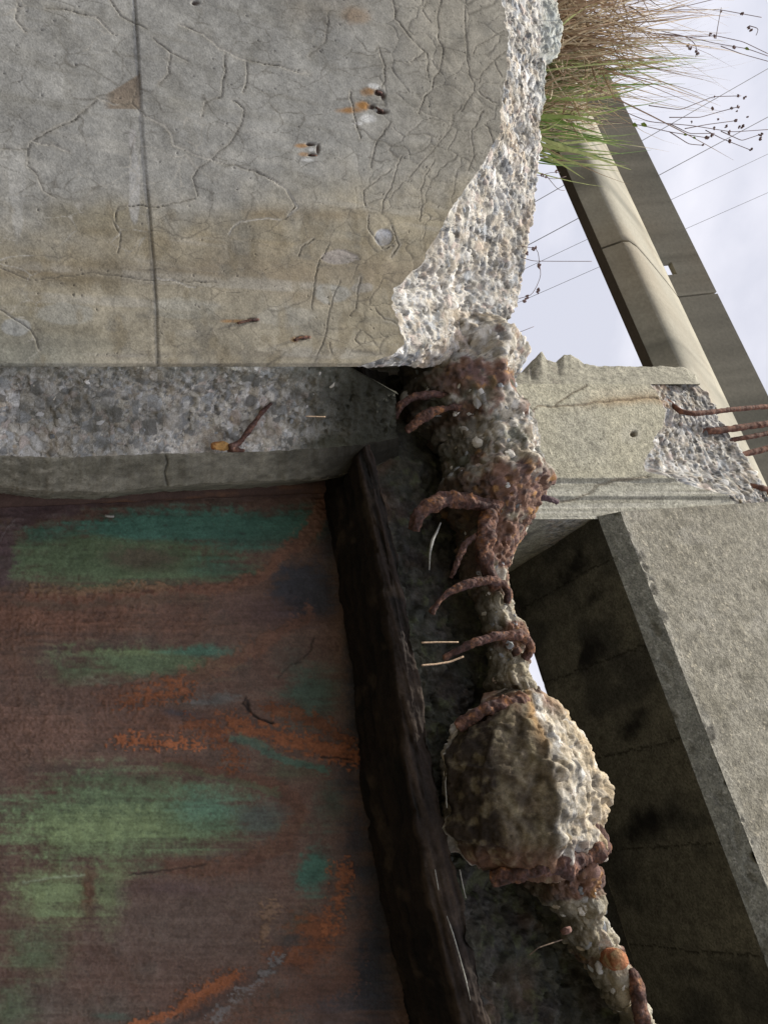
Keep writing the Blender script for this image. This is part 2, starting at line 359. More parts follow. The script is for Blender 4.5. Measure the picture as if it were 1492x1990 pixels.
# finer map cracking, denser towards the broken edge
Q = np.stack([X / 75 + .35 * fbm(V, 14, 3, 80), Y / 52 + .35 * fbm(V, 14, 3, 90), X * 0], 1)
f1, f2, cid = worley(Q, 31); wdt = .026
dens = ss(350, 760, X) * .35 + 1.0
net = np.clip(1 - (f2 - f1) / wdt, 0, 1) * ss(.04, -.05, fbm(V, 5, 3, 95) * .5 + .5 - dens * .62)
Q2 = Q * 2.3 + 5; g1_, g2_, _c = worley(Q2, 37)
net2 = np.clip(1 - (g2_ - g1_) / .055, 0, 1) * ss(.04, -.05, fbm(V, 8, 3, 97) * .5 + .5 - ss(520, 860, X) * .62)
crk = np.maximum(crack, np.maximum(net * .8, net2 * .55)); relief = np.maximum(crack, net * ss(600, 800, X) * .6)
JX = np.interp(Y, [-900, 0, 100, 165, 250, 380, 500, 600, 710], [200, 262, 268, 272, 277, 288, 298, 305, 308])
jd = np.abs(X - JX + .8 * fbm(V, 30, 2, 3)); joint = np.clip(1 - jd / 2.4, 0, 1) * np.interp(Y, [0, 160, 230, 330, 380, 700], [.95, .9, .25, .15, .9, .7])
step_ = np.where(X < JX, -.0012, 0)
mot0 = fbm(V, 26, 3, 99); big = fbm(V, 3.0, 4, 101); med = fbm(V, 12, 4, 103); fine = fbm(V, 55, 3, 105); gr_ = vnoise(V / .0035, 113); vst = fbm(V * [9, 9, .9], 4, 4, 107)
col = np.tile(np.array([.335, .335, .315]), (len(V), 1))
tan = ss(310, 500, Y + 130 * big + 70 * med + 25 * mot0) * .8 + ss(640, 900, X + 70 * big) * .45
col = mixc(col, [.375, .335, .245], tan)
col = mixc(col, [.27, .275, .235], ss(560, 690, Y + 40 * med) * ss(260, 60, X + 60 * big) * .8)
for yy, ww, x0, x1, st, cc in [(530, 20, 0, 420, .75, (.19, .155, .105)), (526, 34, 400, 830, .5, (.25, .20, .14)), (420, 26, 90, 260, .55, (.21, .18, .11)), (450, 14, 150, 300, .6, (.2, .17, .11)), (600, 30, 0, 120, .5, (.24, .215, .15)), (500, 40, 0, 700, .35, (.25, .21, .14)), (415, 12, 480, 700, .6, (.24, .19, .12)), (545, 10, 100, 330, .6, (.18, .15, .10)), (665, 16, 0, 260, .5, (.2, .19, .15)), (680, 5, 560, 760, .5, (.21, .19, .15)), (440, 24, 370, 560, .45, (.29, .235, .14)), (640, 12, 0, 260, .5, (.2, .18, .13)), (690, 5, 200, 640, .5, (.19, .17, .14)), (575, 12, 560, 700, .3, (.28, .22, .15)), (470, 8, 300, 720, .3, (.27, .22, .14)), (20, 30, 560, 700, .35, (.33, .26, .17))]:
    m = np.exp(-((Y - yy - 10 * big - 6 * med) / ww) ** 2) * ss(x0 - 40, x0 + 30, X) * ss(x1 + 50, x1 - 30, X)
    col = mixc(col, cc, m * min(1, st * 1.25) * (.8 + .6 * med))
col = mixc(col, [.46, .45, .41], ss(.15, .6, vst) * .40 * ss(100, 300, Y + 100 * big)); col = mixc(col, [.22, .21, .175], ss(.15, .6, -vst) * .32)
for cx_, cy_, rx, ry, cc, st in [(660, 500, 42, 17, (.42, .385, .36), .8), (745, 462, 17, 16, (.46, .48, .52), .9), (690, 625, 17, 14, (.47, .44, .34), .7), (650, 570, 40, 22, (.39, .40, .38), .6), (790, 400, 40, 20, (.42, .40, .34), .5), (560, 615, 60, 20, (.43, .42, .37), .4), (700, 560, 24, 12, (.43, .42, .4), .5),
                             (262, 350, 12, 90, (.44, .44, .43), .7), (258, 270, 9, 30, (.47, .46, .45), .8), (35, 340, 16, 150, (.42, .42, .40), .55), (130, 610, 60, 22, (.36, .365, .34), .5), (30, 635, 30, 18, (.42, .44, .44), .6), (350, 600, 80, 28, (.40, .41, .37), .3)]:
    m = ss(0, .22, inblob(X, Y, cx_, cy_, rx, ry, .35 * med + .15 * fine)); col = mixc(col, cc, m * st)
tri = ss(0, .3, np.minimum(np.minimum(ss(190, 270, X) * 1.0, (275 - X) / 8), np.minimum((Y - (192 - (X - 190) * .62)) / 10, (212 - Y) / 8)))
col = mixc(col, [.235, .19, .145], tri * .9)
for cx_, cy_, rx, ry, st in [(680, 214, 32, 9, .9), (706, 205, 22, 12, 1), (716, 178, 20, 12, .9), (586, 283, 20, 6, .8), (592, 300, 16, 6, .6), (455, 624, 34, 5, .75), (572, 660, 13, 8, .8), (690, 30, 40, 22, .3)]:
    m = ss(0, .7, inblob(X, Y, cx_, cy_, rx, ry, .25 * fine)); col = mixc(col, [.36, .19, .065], m * st)
for cx_, cy_, rx, ry in [(737, 180, 12, 8), (745, 187, 6, 11), (722, 207, 13, 7), (742, 217, 15, 6), (604, 280, 14, 3.5), (618, 290, 4, 13), (606, 301, 12, 4), (490, 622, 12, 4), (585, 657, 14, 4), (380, 5, 10, 6)]:
    m = ss(0, .6, inblob(X, Y, cx_, cy_, rx, ry, .3 * fine)); m = np.clip(m * (1 + .8 * fbm(V, 90, 2, 118)), 0, 1); col = mixc(col, [.06, .035, .025], m * .95); relief = np.maximum(relief, m * 3.0)
for cx_, cy_, rx, ry in [(716, 230, 22, 11), (728, 168, 16, 6), (606, 291, 9, 5), (598, 311, 15, 5), (695, 240, 14, 5), (723, 165, 15, 5)]:
    col = mixc(col, [.62, .63, .62], ss(0, .6, inblob(X, Y, cx_, cy_, rx, ry, .2 * fine)) * .9)
white = net * ss(.1, .3, fbm(V, 7, 2, 198)) * .8 * (X < 620)
for k in (3, 9, 1, 12, 15, 39): white = np.maximum(white, np.clip(1 - polydist(wx, wy, CR[k]) / 2.2, 0, 1))
halo = np.clip(1 - dmin / 9, 0, 1)
sp9 = ss(.12, .5, fbm(V * [1, 1, 1.8], 16, 4, 121)); col = mixc(col, [.23, .195, .13], sp9 * ss(360, 430, Y) * .55); col = mixc(col, [.22, .215, .19], ss(.15, .5, fbm(V, 19, 4, 123)) * .45)
col = mixc(col, [.24, .215, .165], halo * .28)
mot = fbm(V, 26, 4, 109); mot2 = fbm(V, 110, 2, 111); col = col * (1.04 + .16 * big + .20 * med + .16 * mot + .14 * fine + .12 * mot2 + .17 * gr_)[:, None]
col = mixc(col, [.12, .11, .09], crk * .8); col = mixc(col, [.10, .095, .085], joint * (.45 + .5 * ss(-.3, .3, fbm(V, 40, 3, 115))))
col = mixc(col, [.62, .60, .54], white * .8 * ss(-.25, .0, fbm(V, 20, 2, 200))); pe = np.clip(1 - np.abs(dmin - 2.8) / 1.6, 0, 1) * ss(0, .25, fbm(V, 13, 2, 205)); col = mixc(col, [.50, .48, .42], pe * .45)
pw = worley(V / .016, 44); pit = (pw[0] < .05 + .14 * pw[2]) & (pw[2] < .45) & (X > -60) & (fbm(V, 7, 2, 45) > -.1); col = mixc(col, [.12, .11, .10], pit * .6)
flake = -.0016 * ss(0, .1, inblob(X, Y, 745, 462, 18, 16, .3 * med)) - .0014 * ss(0, .1, inblob(X, Y, 660, 500, 42, 17, .35 * med))
lift = .0005 * ss(.0, .35, f2 - f1) * ss(600, 880, X) * (.3 + 1.4 * cid)
disp = lift + .003 * big + .0013 * med + .00025 * fine - .0016 * relief - .002 * (crk > .9) - .0035 * joint + step_ + flake - .002 * pit
disp[X < -75] *= .2
disp = disp - .004 * ss(706, 712, Y) * (1 + fine)
sheet('wall_face', P, disp, col, M_WALL, wall)
wf_last = (P + gnormal(P) * disp.reshape(shp[0], shp[1], 1))[-1]

# broken top edge: fracture slopes back and up to the silhouette, then over the top and down the back
Yb = YW + .04 + .55 * (xo - xb) / 1000
cO = hitp(xo, ys, np.array([0, 1.0, 0]), 1.0) ; rO = ray(xo, ys); cO = CAM + rO * (Yb / rO[:, 1])[:, None]
cM = (cB * .5 + cO * .5) + np.stack([0 * ys, .012 + .014 * fbm(np.stack([ys, ys * 0, ys * 0], 1), 1 / 60., 2, 8), 0 * ys], 1)
cT = cO + np.array([0, .10, .012]); cT2 = cO + np.array([0, .32, -.02]); cK = cT2.copy(); cK[:, 2] = 0
P = loft([wf_last, cM, cO, cT, cT2, cK], [45, 45, 18, 8, 4]); V = P.reshape(-1, 3); X, Y = px(V)
d, c = aggregate(V, .0135, .0052, 3, .010, bright=1.12)
row = np.repeat(np.arange(P.shape[0]), P.shape[1])
d = d * ss(0, 4, row) ; d = np.where(row > 108, d * .3, d)
c = mixc(c, [.60, .57, .50], .28 * ss(-.2, .5, fbm(V, 14, 3, 210)))
c = mixc(c, [.50, .56, .53], ss(1040, 1065, X) * ss(240, 200, Y) * .5)      # pale green-blue lichen at the rim
c = mixc(c, [.56, .42, .27], ss(.2, .6, fbm(V, 10, 3, 215)) * .28)
n = gnormal(P, np.array([0, -1, .6])); D = d.reshape(P.shape[:2])
sheet('broken_edge', P, d, c, M_AGG, wall, ref=np.array([0, -1, .6]))
rr = np.random.default_rng(5)
j0 = int(np.argmin(abs(ys + 70)))
sp, nn_, sz = scatter_on(P[:, j0:], D[:, j0:], n[:, j0:], P.shape[1] - j0, 4, 100, rr, 110, .004, .0105)
pebbles(wall, sp, nn_, sz, 1)

# spalled return of the wall and the smooth reveal beside the gate
xs_ = np.r_[-75, np.arange(-70, 775, 2.0)]
Y1 = np.interp(xs_, [-70, 0, 100, 200, 300, 400, 500, 600, 680, 712, 775], [888, 885, 889, 886, 882, 880, 878, 872, 866, 862, 850])
Y2 = np.interp(xs_, [-70, 0, 50, 100, 200, 300, 400, 500, 600, 640, 712, 775], [940, 945, 952, 957, 960, 949, 942, 938, 932, 928, 915, 890])
Y1 = Y1 + 2.5 * fbm(np.stack([xs_] * 3, 1), 1 / 20., 3, 19); Y2 = Y2 + 2.0 * fbm(np.stack([xs_] * 3, 1), 1 / 18., 3, 29)
k0 = hitY(xs_, 712.5 + np.interp(xs_, [680, 720, 775], [0, 22, 55]), YW + .004 + np.interp(xs_, [690, 775], [0, .03])); k1 = hitY(xs_, Y1, YW + .115); k2 = hitY(xs_, Y2, YW + .20); k3 = k2 + np.array([.01, .40, 0])
for k in (k0, k1, k2, k3): k[0, 2] = 0
P = loft([k0, k1], [86]); V = P.reshape(-1, 3); X, Y = px(V)
hollow = -.020 * np.sin(np.clip((Y - 712) / 170, 0, 1) * pi)
d, c = aggregate(V, .0125, .0045, 11, .014, bright=1.12); c = mixc(c, [.50, .49, .45], .22 + 0 * X)
grime_shade = ss(-.25, .5, fbm(V * [1, 1, .5], 9, 4, 240)) * .45 + ss(500, 660, X) * .72
c = mixc(c, [.085, .085, .06], grime_shade); c = mixc(c, [.19, .2, .16], ss(780, 715, Y) * .45); c = mixc(c, [.035, .036, .026], ss(560, 700, X + 50 * fbm(V, 12, 3, 246)) * .9)  # grime, plus the lintel's shade painted in as near-black towards the top
c = mixc(c, [.6, .6, .58], ss(.35, .7, fbm(V, 14, 3, 244)) * ss(620, 420, X) * .4)
d = (d + hollow); rowi = np.repeat(np.arange(P.shape[0]), P.shape[1]); d = d * np.clip(np.minimum(rowi / 2., (P.shape[0] - 1 - rowi) / 3.), 0, 1)
nB = gnormal(P); DB = d.reshape(P.shape[:2])
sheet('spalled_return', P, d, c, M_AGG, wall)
sp, nn_, sz = scatter_on(P, DB, nB, P.shape[1] - 60, 5, 82, rr, 46, .004, .0085)
pebbles(wall, sp, nn_, sz, 2)
P = loft([k1, k2, k3], [34, 40]); V = P.reshape(-1, 3); X, Y = px(V)
rowi = np.repeat(np.arange(P.shape[0]), P.shape[1])
c = np.tile(np.array([.27, .26, .21]), (len(V), 1)); md = fbm(V * [1, 1, .35], 22, 4, 250)
c = mixc(c, [.15, .145, .11], ss(-.2, .5, md) * .6); c = mixc(c, [.38, .36, .29], ss(895, 885, Y) * ss(200, 0, X) * .5)
pits = worley(V / .008, 60); pm = (pits[2] < .4) * np.clip(1 - pits[0] / .45, 0, 1) * (.25 + .75 * ss(260, 120, X + 60 * md)); rg = fbm(V, 60, 4, 255); c = c * (1 + .45 * rg + .3 * fbm(V, 18, 3, 256))[:, None]; c = mixc(c, [.40, .385, .32], ss(.1, .4, rg) * ss(260, 60, X) * .6)
c = mixc(c, [.07, .065, .05], pm * .7); c = mixc(c, [.03, .028, .022], ss(500, 690, X) * .95)  # pits, then shade under the lintel put into the colour towards the top
ck = np.clip(1 - polydist(X, Y, [(322, 885), (326, 900), (320, 918), (326, 945)]) / 2.5, 0, 1); c = mixc(c, [.04, .04, .035], ck * .9)
rim = np.clip(1 - np.abs(Y - np.interp(X, xs_, Y2)) / 4, 0, 1) * (fbm(V, 40, 3, 61) > 0); c = mixc(c, [.36, .34, .27], rim * .6)
d = .003 * md + .0022 * rg - .004 * pm - .005 * ck - .005 * (rowi == 34)
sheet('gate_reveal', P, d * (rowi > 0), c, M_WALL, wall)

# rusty remains poking out of the wall
def RB(name, pts, r, **k): return tube(name, pts, r, M_RUST, wall, **k)
def wp(pts, off=.004): return np.array([hitY(np.array(x), np.array(y), YW - off) for x, y in pts])
rust1 = RB('rebar_stub', wp([(731, 177), (742, 182)], -.002), .0032, seed=2)
rust2 = RB('rebar_stub', wp([(730, 210), (744, 217)], -.002), .0034, seed=3)
RB('wire_stub', wp([(604, 301), (616, 303)], -.001), .0015, seed=5)
RB('wire_stub', wp([(462, 628), (485, 622), (503, 621)], .003), .0024, seed=6); RB('wire_stub', wp([(572, 661), (585, 656), (603, 655)], .003), .0032, seed=7)
def cornerpath(pts, Yd): return np.array([hitY(np.array(x), np.array(y), Yd) for x, y in pts])
RB('corroded_bar', cornerpath([(448, 872), (470, 856), (490, 828), (510, 800), (528, 784)], YW + .075), [.008, .006, .0055, .005, .003], seed=8, bump=.5)
orange = lambda V: mixc(np.tile(np.array([.62, .36, .13]), (len(V), 1)), [.30, .12, .05], ss(0, .5, fbm(V, 60, 2, 2)))
RB('rust_knob', cornerpath([(412, 867), (430, 866), (444, 868)], YW + .085), [.009, .012, .008], seed=9, bump=.35, colf=orange)
RB('corroded_bar', cornerpath([(444, 872), (475, 876)], YW + .095), [.008, .004], seed=10, bump=.5)
tube('tie_wire', cornerpath([(594, 809), (632, 810)], YW + .05), .0014, M_PALE, wall, bump=0, seg=6)

# ------------------------------------------------------------------ steel gate
gate = empty('steel_gate', tuple(hitB(np.array(0), np.array(1400), BG) * [1, 1, 0]), 'green painted steel gate leaf streaked with brown and orange rust below the broken lintel', 'gate')
yy = np.r_[np.arange(915, 2130, 2.0), 2400.]; xx = np.r_[-75, np.arange(-70, 800, 2.2)]
GX, GY = np.meshgrid(xx, yy, indexing='ij'); P = hitB(GX, GY, BG); P[0, :, 2] = 0
V = P.reshape(-1, 3); X, Y = GX.ravel(), GY.ravel()
G3 = lambda a, b_, o=4, k=300: fbm(np.stack([X / a, Y / b_, X * 0], 1), 1, o, k)
st = G3(260, 26); st2 = G3(90, 7, 4, 310); st3 = G3(40, 3.2, 3, 315); bl = G3(70, 70, 4, 320); fn = G3(9, 9, 3, 330); gn = G3(4.5, 4.0, 2, 335); sm_ = G3(160, 60, 4, 340)
WX = X + 26 * bl + 10 * fn; WY = Y + 16 * G3(150, 50, 4, 350) + 5 * fn
c = np.tile(np.array([.145, .088, .066]), (len(V), 1)); c = mixc(c, [.090, .074, .060], ss(-.2, .5, bl) * .7); c = mixc(c, [.15, .095, .07], ss(0, .6, st) * .6)
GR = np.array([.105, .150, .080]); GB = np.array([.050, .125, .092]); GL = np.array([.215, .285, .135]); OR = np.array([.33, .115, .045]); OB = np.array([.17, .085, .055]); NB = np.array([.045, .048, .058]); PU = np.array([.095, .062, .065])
def spot(cc, x_, y_, rx, ry, s, soft=1.0, ang=0, tex=.5):
    """soft patch of paint, rust or painted-in shade, broken up along the streaks"""
    global c
    v = inblob(WX, WY, x_, y_, rx, ry, 0, ang) + tex * (.55 * st2 + .35 * st + .35 * fn + .25 * gn)
    c = mixc(c, cc, ss(-.10, soft, v) * s)
def streak(cc, pts, wd, s, k=.8, sharp=0):
    global c
    dd = polydist(WX, WY, pts, wd * 3.5); v = np.exp(-(dd / wd) ** 2); g = (.22 * st3 + .7 * gn + .55 * fn) * k
    c = mixc(c, cc, ss(.15 + sharp, .75, v + g * (v > .02)) * s)
# bands of rusty brown between the tongues of paint
spot(OB * 1.1, 60, 1200, 460, 60, .85); spot(np.array([.19, .11, .08]), 100, 1420, 330, 75, .9); spot(OB * .9, 20, 1270, 110, 60, .6); spot(np.array([.13, .098, .08]), 330, 1800, 330, 130, .7); spot(np.array([.12, .105, .085]), 60, 1960, 260, 60, .6)
# upper tongue, teal against the frame and olive below it
spot(GR, 230, 1085, 300, 70, 1.0, .5); spot(GR, 70, 1075, 80, 50, .8); spot(GB * 1.25, 330, 1020, 300, 34, 1.0, .6); spot(GB * 1.05, 520, 1030, 170, 45, .9, .6, -.12); spot(GB, 80, 1040, 60, 24, .7)
spot(GR * 1.15, 150, 1120, 160, 26, .6); spot(np.array([.10, .078, .055]), 275, 1085, 95, 36, .85, .8); spot(GB * .9, 420, 1095, 80, 30, .7)
# middle tongue
spot(GR * 1.1, 290, 1290, 210, 42, .95, .7); spot(GL * .75, 250, 1272, 160, 13, .8); spot(GB * 1.3, 390, 1268, 100, 17, .8, .8, .0); spot(GR * .9, 150, 1310, 80, 28, .7); spot(np.array([.20, .22, .15]), 200, 1325, 90, 6, .5)
# big lower tongue
spot(GR * 1.25, 240, 1590, 330, 100, 1.0, .6); spot(GL, 180, 1610, 210, 62, 1.0, .8); spot(GL * .85, 330, 1600, 140, 52, .8); spot(GB * 1.7, 400, 1575, 110, 60, .6); spot(np.array([.085, .10, .088]), 505, 1590, 75, 52, .85, .8)
spot(GR * .7, 210, 1520, 240, 16, .6); spot(GL * .9, 110, 1740, 110, 75, .9, .8); spot(GL * .8, 215, 1730, 42, 100, .7, .8); spot(GR * 1.1, 70, 1850, 90, 80, .8); spot(GR, 30, 1960, 70, 60, .7); spot(OB * .8, 172, 1735, 22, 60, .85, .7); spot(np.array([.13, .10, .07]), 30, 1780, 50, 30, .6)
spot(GB * .9, 230, 1975, 60, 14, .5)
# teal patches, blue-black staining and painted-in shade towards the head
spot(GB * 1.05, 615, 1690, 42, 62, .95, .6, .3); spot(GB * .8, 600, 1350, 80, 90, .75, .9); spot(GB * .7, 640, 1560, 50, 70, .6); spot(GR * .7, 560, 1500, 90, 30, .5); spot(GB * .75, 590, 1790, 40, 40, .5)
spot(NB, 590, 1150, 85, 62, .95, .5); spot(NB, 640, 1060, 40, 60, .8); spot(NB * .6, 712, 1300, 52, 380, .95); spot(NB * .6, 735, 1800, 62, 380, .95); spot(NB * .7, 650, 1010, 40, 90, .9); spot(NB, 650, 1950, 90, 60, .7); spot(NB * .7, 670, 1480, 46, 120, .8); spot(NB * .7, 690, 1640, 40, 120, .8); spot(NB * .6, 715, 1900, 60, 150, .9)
spot(PU, 520, 1190, 110, 40, .6); spot(PU, 330, 1730, 140, 24, .5)
# curved rust run-offs
streak(OB * 1.1, [(60, 1168), (180, 1168), (330, 1160), (440, 1142), (520, 1105), (575, 1062), (612, 1015), (628, 975)], 15, .9, .5)
streak(np.array([.21, .13, .075]), [(70, 1152), (200, 1150), (330, 1148)], 8, .7, 1.1); streak(np.array([.12, .085, .06]), [(30, 1178), (250, 1172), (400, 1168)], 7, .7, .8)
streak(OB, [(200, 1352), (330, 1330), (450, 1290), (530, 1240), (590, 1190)], 17, .75, .6); streak(OB * .8, [(330, 1490), (450, 1500), (545, 1530), (585, 1585), (550, 1640), (450, 1680), (330, 1690)], 15, .8, .5)
streak(PU * .9, [(0, 1045), (14, 1075), (8, 1130)], 22, .9, .5); streak(PU, [(0, 985), (60, 975), (140, 965), (300, 957), (640, 944)], 20, .9, .4); streak(PU, [(18, 1060), (22, 1020), (60, 992), (140, 984)], 15, .8, .4)
spot(OB * .95, 330, 1400, 120, 42, .75, .7, 0, .9); spot(NB * 1.2, 350, 1390, 60, 20, .8, .8, .2, .8); spot(np.array([.11, .12, .115]), 410, 1360, 60, 24, .7, .8, -.3, 1.1)
streak(OR * .65, [(240, 1365), (300, 1352), (370, 1340)], 13, .85, 1.7, .1); streak(OR, [(232, 1440), (300, 1446), (385, 1449)], 10, .95, 1.9, .15); streak(OR * .55, [(380, 1410), (430, 1440), (460, 1475)], 14, .8, 1.9, .15)
streak(OR * .75, [(440, 1412), (520, 1428), (600, 1440), (680, 1470)], 17, .9, 1.1); streak(OR * .5, [(520, 1375), (600, 1395), (680, 1440)], 12, .8, 1.3); streak(GB * 1.1, [(455, 1440), (540, 1466), (620, 1495)], 9, .7, .7)
streak(GR * .8, [(330, 1495), (450, 1512), (540, 1545)], 8, .5, .8)
spot(OR * .55, 615, 1810, 60, 50, .9, .8, .5, .9); spot(OR * .55, 560, 1860, 60, 40, .8, .8, .4, .9); streak(OR * .8, [(640, 1800), (665, 1740), (672, 1690)], 14, .8, 1.3, .1)
streak(OR, [(270, 1995), (350, 1950), (400, 1926), (455, 1908)], 12, .95, .8); streak(OR * .7, [(350, 1965), (430, 1930), (470, 1915)], 22, .6, 1.2); streak(np.array([.045, .04, .038]), [(330, 1992), (420, 1955), (520, 1890), (580, 1815)], 13, .7, 1.2)
streak(np.array([.17, .165, .16]), [(410, 1985), (480, 1935), (520, 1890), (545, 1850)], 9, .7, 2.2, .2); streak(np.array([.24, .15, .09]), [(505, 1815), (520, 1785), (530, 1760)], 11, .65, 1.5, .1); streak(OB * .7, [(480, 1990), (600, 1930), (680, 1900)], 26, .7, 1.0)
def hair(pts, wd, cc=(.012, .01, .01), s=.95):
    global c
    c = mixc(c, cc, np.clip(1 - polydist(X + 2 * fn, Y + 3 * fn, pts) / wd, 0, 1) * s)
hair([(478, 1355), (474, 1368), (485, 1382), (505, 1397), (530, 1405)], 3.6); hair([(481, 1362), (486, 1384)], 6); hair([(610, 1240), (604, 1262), (590, 1278)], 2.6); hair([(585, 1285), (560, 1296), (540, 1320)], 2.4, s=.6); hair([(625, 1472), (678, 1474)], 2.6)
hair([(250, 1700), (330, 1691), (400, 1680)], 2.6, s=.8); hair([(650, 1070), (660, 1110), (664, 1150)], 3, (.13, .13, .13), .5); hair([(45, 1715), (100, 1705), (165, 1700)], 3, (.30, .36, .24), .7); hair([(0, 1052), (12, 1030), (30, 1012)], 2, (.25, .22, .22), .6)
sp_ = worley(np.stack([X / 10 + .3 * fn, Y / 6, X * 0], 1), 71); dots = (sp_[2] < .28) * np.clip(1 - sp_[0] / .42, 0, 1) * ss(-.25, .35, bl + .2)
c = mixc(c, [.05, .045, .035], dots * .6)
sp3 = worley(np.stack([X / 26, Y / 13, X * 0], 1), 73); c = mixc(c, [.06, .05, .045], (sp3[2] < .12) * np.clip(1 - sp3[0] / .3, 0, 1) * .7)
c = c * (1 + .20 * st2 + .10 * st3 + .16 * fn + .20 * gn + .18 * bl)[:, None] * 1.12
lm = c.mean(1, keepdims=True); c = lm + (c - lm) * .95
crkg = np.clip(1 - np.minimum(polydist(X, Y, [(470, 1366), (482, 1370), (486, 1385), (505, 1398), (530, 1405)]), polydist(X, Y, [(605, 1245), (600, 1275), (575, 1290)])) / 3.5, 0, 1)
d = .006 * bl + .0012 * st2 + .0010 * fn + .0006 * gn - .006 * crkg + .0022 * ss(0, .08, (c[:, 0] - c[:, 1]) - .03) * (1 + gn) - .001 * dots
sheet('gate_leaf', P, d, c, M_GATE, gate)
fr = [(-75, 975), (0, 968), (150, 962), (300, 956), (450, 950), (600, 944), (700, 940)]
brn = lambda V: mixc(np.tile(np.array([.10, .062, .052]), (len(V), 1)), [.19, .10, .06], ss(0, .6, fbm(V * [1, 1, .25], 60, 3, 6)))
tube('gate_frame', imgpath(fr, BG - .012), .022, M_GATE, gate, bump=.12, seed=21, colf=brn, seg=14, step=.006, flat=.6)
tube('lime_drip', imgpath([(205, 1002), (215, 1004), (222, 1003)], BG - .025), .003, M_LIME, gate, bump=.4, seg=6)

# ------------------------------------------------------------------ broken lintel above the gate
lintel = empty('broken_lintel', tuple(hitB(np.array(800), np.array(1300), B0)), 'shattered concrete lintel over the gate with corroded stirrups and rubble hanging from it', 'lintel')
LB = [(840, 690), (900, 700), (1040, 727), (1250, 762), (1490, 790), (1750, 838), (1990, 898), (2200, 950)]
UB = [(840, 712), (900, 728), (1050, 765), (1250, 802), (1450, 835), (1650, 875), (1790, 906), (1990, 950), (2200, 1005)]
yl = np.arange(700, 2200, 3.0)
def bcurve(tab, b, y=yl, w=0): return hitB(np.interp(y, *zip(*tab)) + w, y, b)
wob = 4.5 * fbm(np.stack([yl, yl * 0, yl * 0], 1), 1 / 35., 4, 5)
wd_lo = bcurve(LB, B0 + .012, w=wob); wd_up = bcurve(UB, B0 + .0, w=-wob)
wd_mid = (wd_lo * .55 + wd_up * .45) - BB * .008
sof1 = wd_lo + BB * .30; sof1[:, 2] = wd_lo[:, 2] + .005
P = loft([sof1, wd_lo + BB * .02, wd_lo, wd_mid, wd_up, wd_up + BB * .06], [26, 2, 12, 12, 6]); V = P.reshape(-1, 3)
g_ = fbm(np.stack([V @ EE * 6, V @ BB * 60, V[:, 2] * 90], 1), 1, 4, 410)
c = mixc(np.tile(np.array([.055, .04, .033]), (len(V), 1)), [.10, .07, .05], ss(-.1, .5, g_)); c = mixc(c, [.022, .02, .018], ss(.1, .5, -g_)); rowi = np.repeat(np.arange(P.shape[0]), P.shape[1]); c = c * np.where(rowi < 27, .2, .48)[:, None]; gk = fbm(V, 30, 4, 411); c = mixc(c, [.10, .075, .055], ss(.2, .5, fbm(V, 16, 4, 412)) * .3); ew = ss(.1, .6, -fbm(np.stack([V @ EE * 14, V @ BB * 60, V[:, 2] * 60], 1), 1, 4, 413))  # underside rows coloured darker than the front to imitate their shade
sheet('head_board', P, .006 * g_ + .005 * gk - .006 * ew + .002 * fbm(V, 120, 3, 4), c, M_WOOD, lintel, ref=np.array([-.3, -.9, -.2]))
# second, thinner rusted board edge in front of it

for pts, r in (([(868, 1780), (880, 1815), (893, 1860), (905, 1905), (914, 1945)], [.0004, .0016, .0008, .0014, .0003]), ([(872, 1476), (865, 1520), (868, 1570)], .0012), ([(893, 1690), (900, 1725), (905, 1745)], .0012), ([(845, 1690), (852, 1730)], .0009)):
    tube('lime_streak', imgpath([(x, y, .006) for x, y in pts], B0 - .008), r, M_LIME, lintel, bump=.5, seg=6)
# hollowed, algae covered underside between board and ridge
CL = [(650, 880), (720, 900), (800, 900), (860, 940), (950, 960), (1040, 960), (1130, 950), (1210, 980), (1260, 998), (1330, 995), (1400, 1030), (1550, 1060), (1680, 1090), (1760, 1115), (1850, 1160), (1920, 1200), (1990, 1235), (2200, 1330)]
cc0 = bcurve(UB, B0 + .03, w=-26); cc2 = bcurve(CL, B0 + .05)
mid = cc0 * .5 + cc2 * .5 + BB * (.06 + .02 * fbm(np.stack([yl, yl * 0, yl * 0], 1), 1 / 90., 2, 9))[:, None]
m1 = cc0 * .8 + cc2 * .2 + BB * .045; m3 = cc0 * .2 + cc2 * .8 + BB * .065
P = loft([cc0, m1, mid, m3, cc2], [24, 24, 24, 20]); V = P.reshape(-1, 3); X, Y = px(V)
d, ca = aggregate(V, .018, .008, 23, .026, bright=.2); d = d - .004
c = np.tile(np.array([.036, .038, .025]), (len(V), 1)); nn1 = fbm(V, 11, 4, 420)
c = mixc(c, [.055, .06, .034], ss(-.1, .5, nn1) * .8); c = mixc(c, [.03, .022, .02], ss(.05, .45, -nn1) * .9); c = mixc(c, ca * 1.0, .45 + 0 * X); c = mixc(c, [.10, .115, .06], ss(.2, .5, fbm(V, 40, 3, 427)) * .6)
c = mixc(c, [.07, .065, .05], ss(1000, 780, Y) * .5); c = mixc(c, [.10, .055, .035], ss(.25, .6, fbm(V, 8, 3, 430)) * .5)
sheet('hollow_underside', P, d, c, M_MOSS, lintel, ref=np.array([-.3, -.9, -.1]))

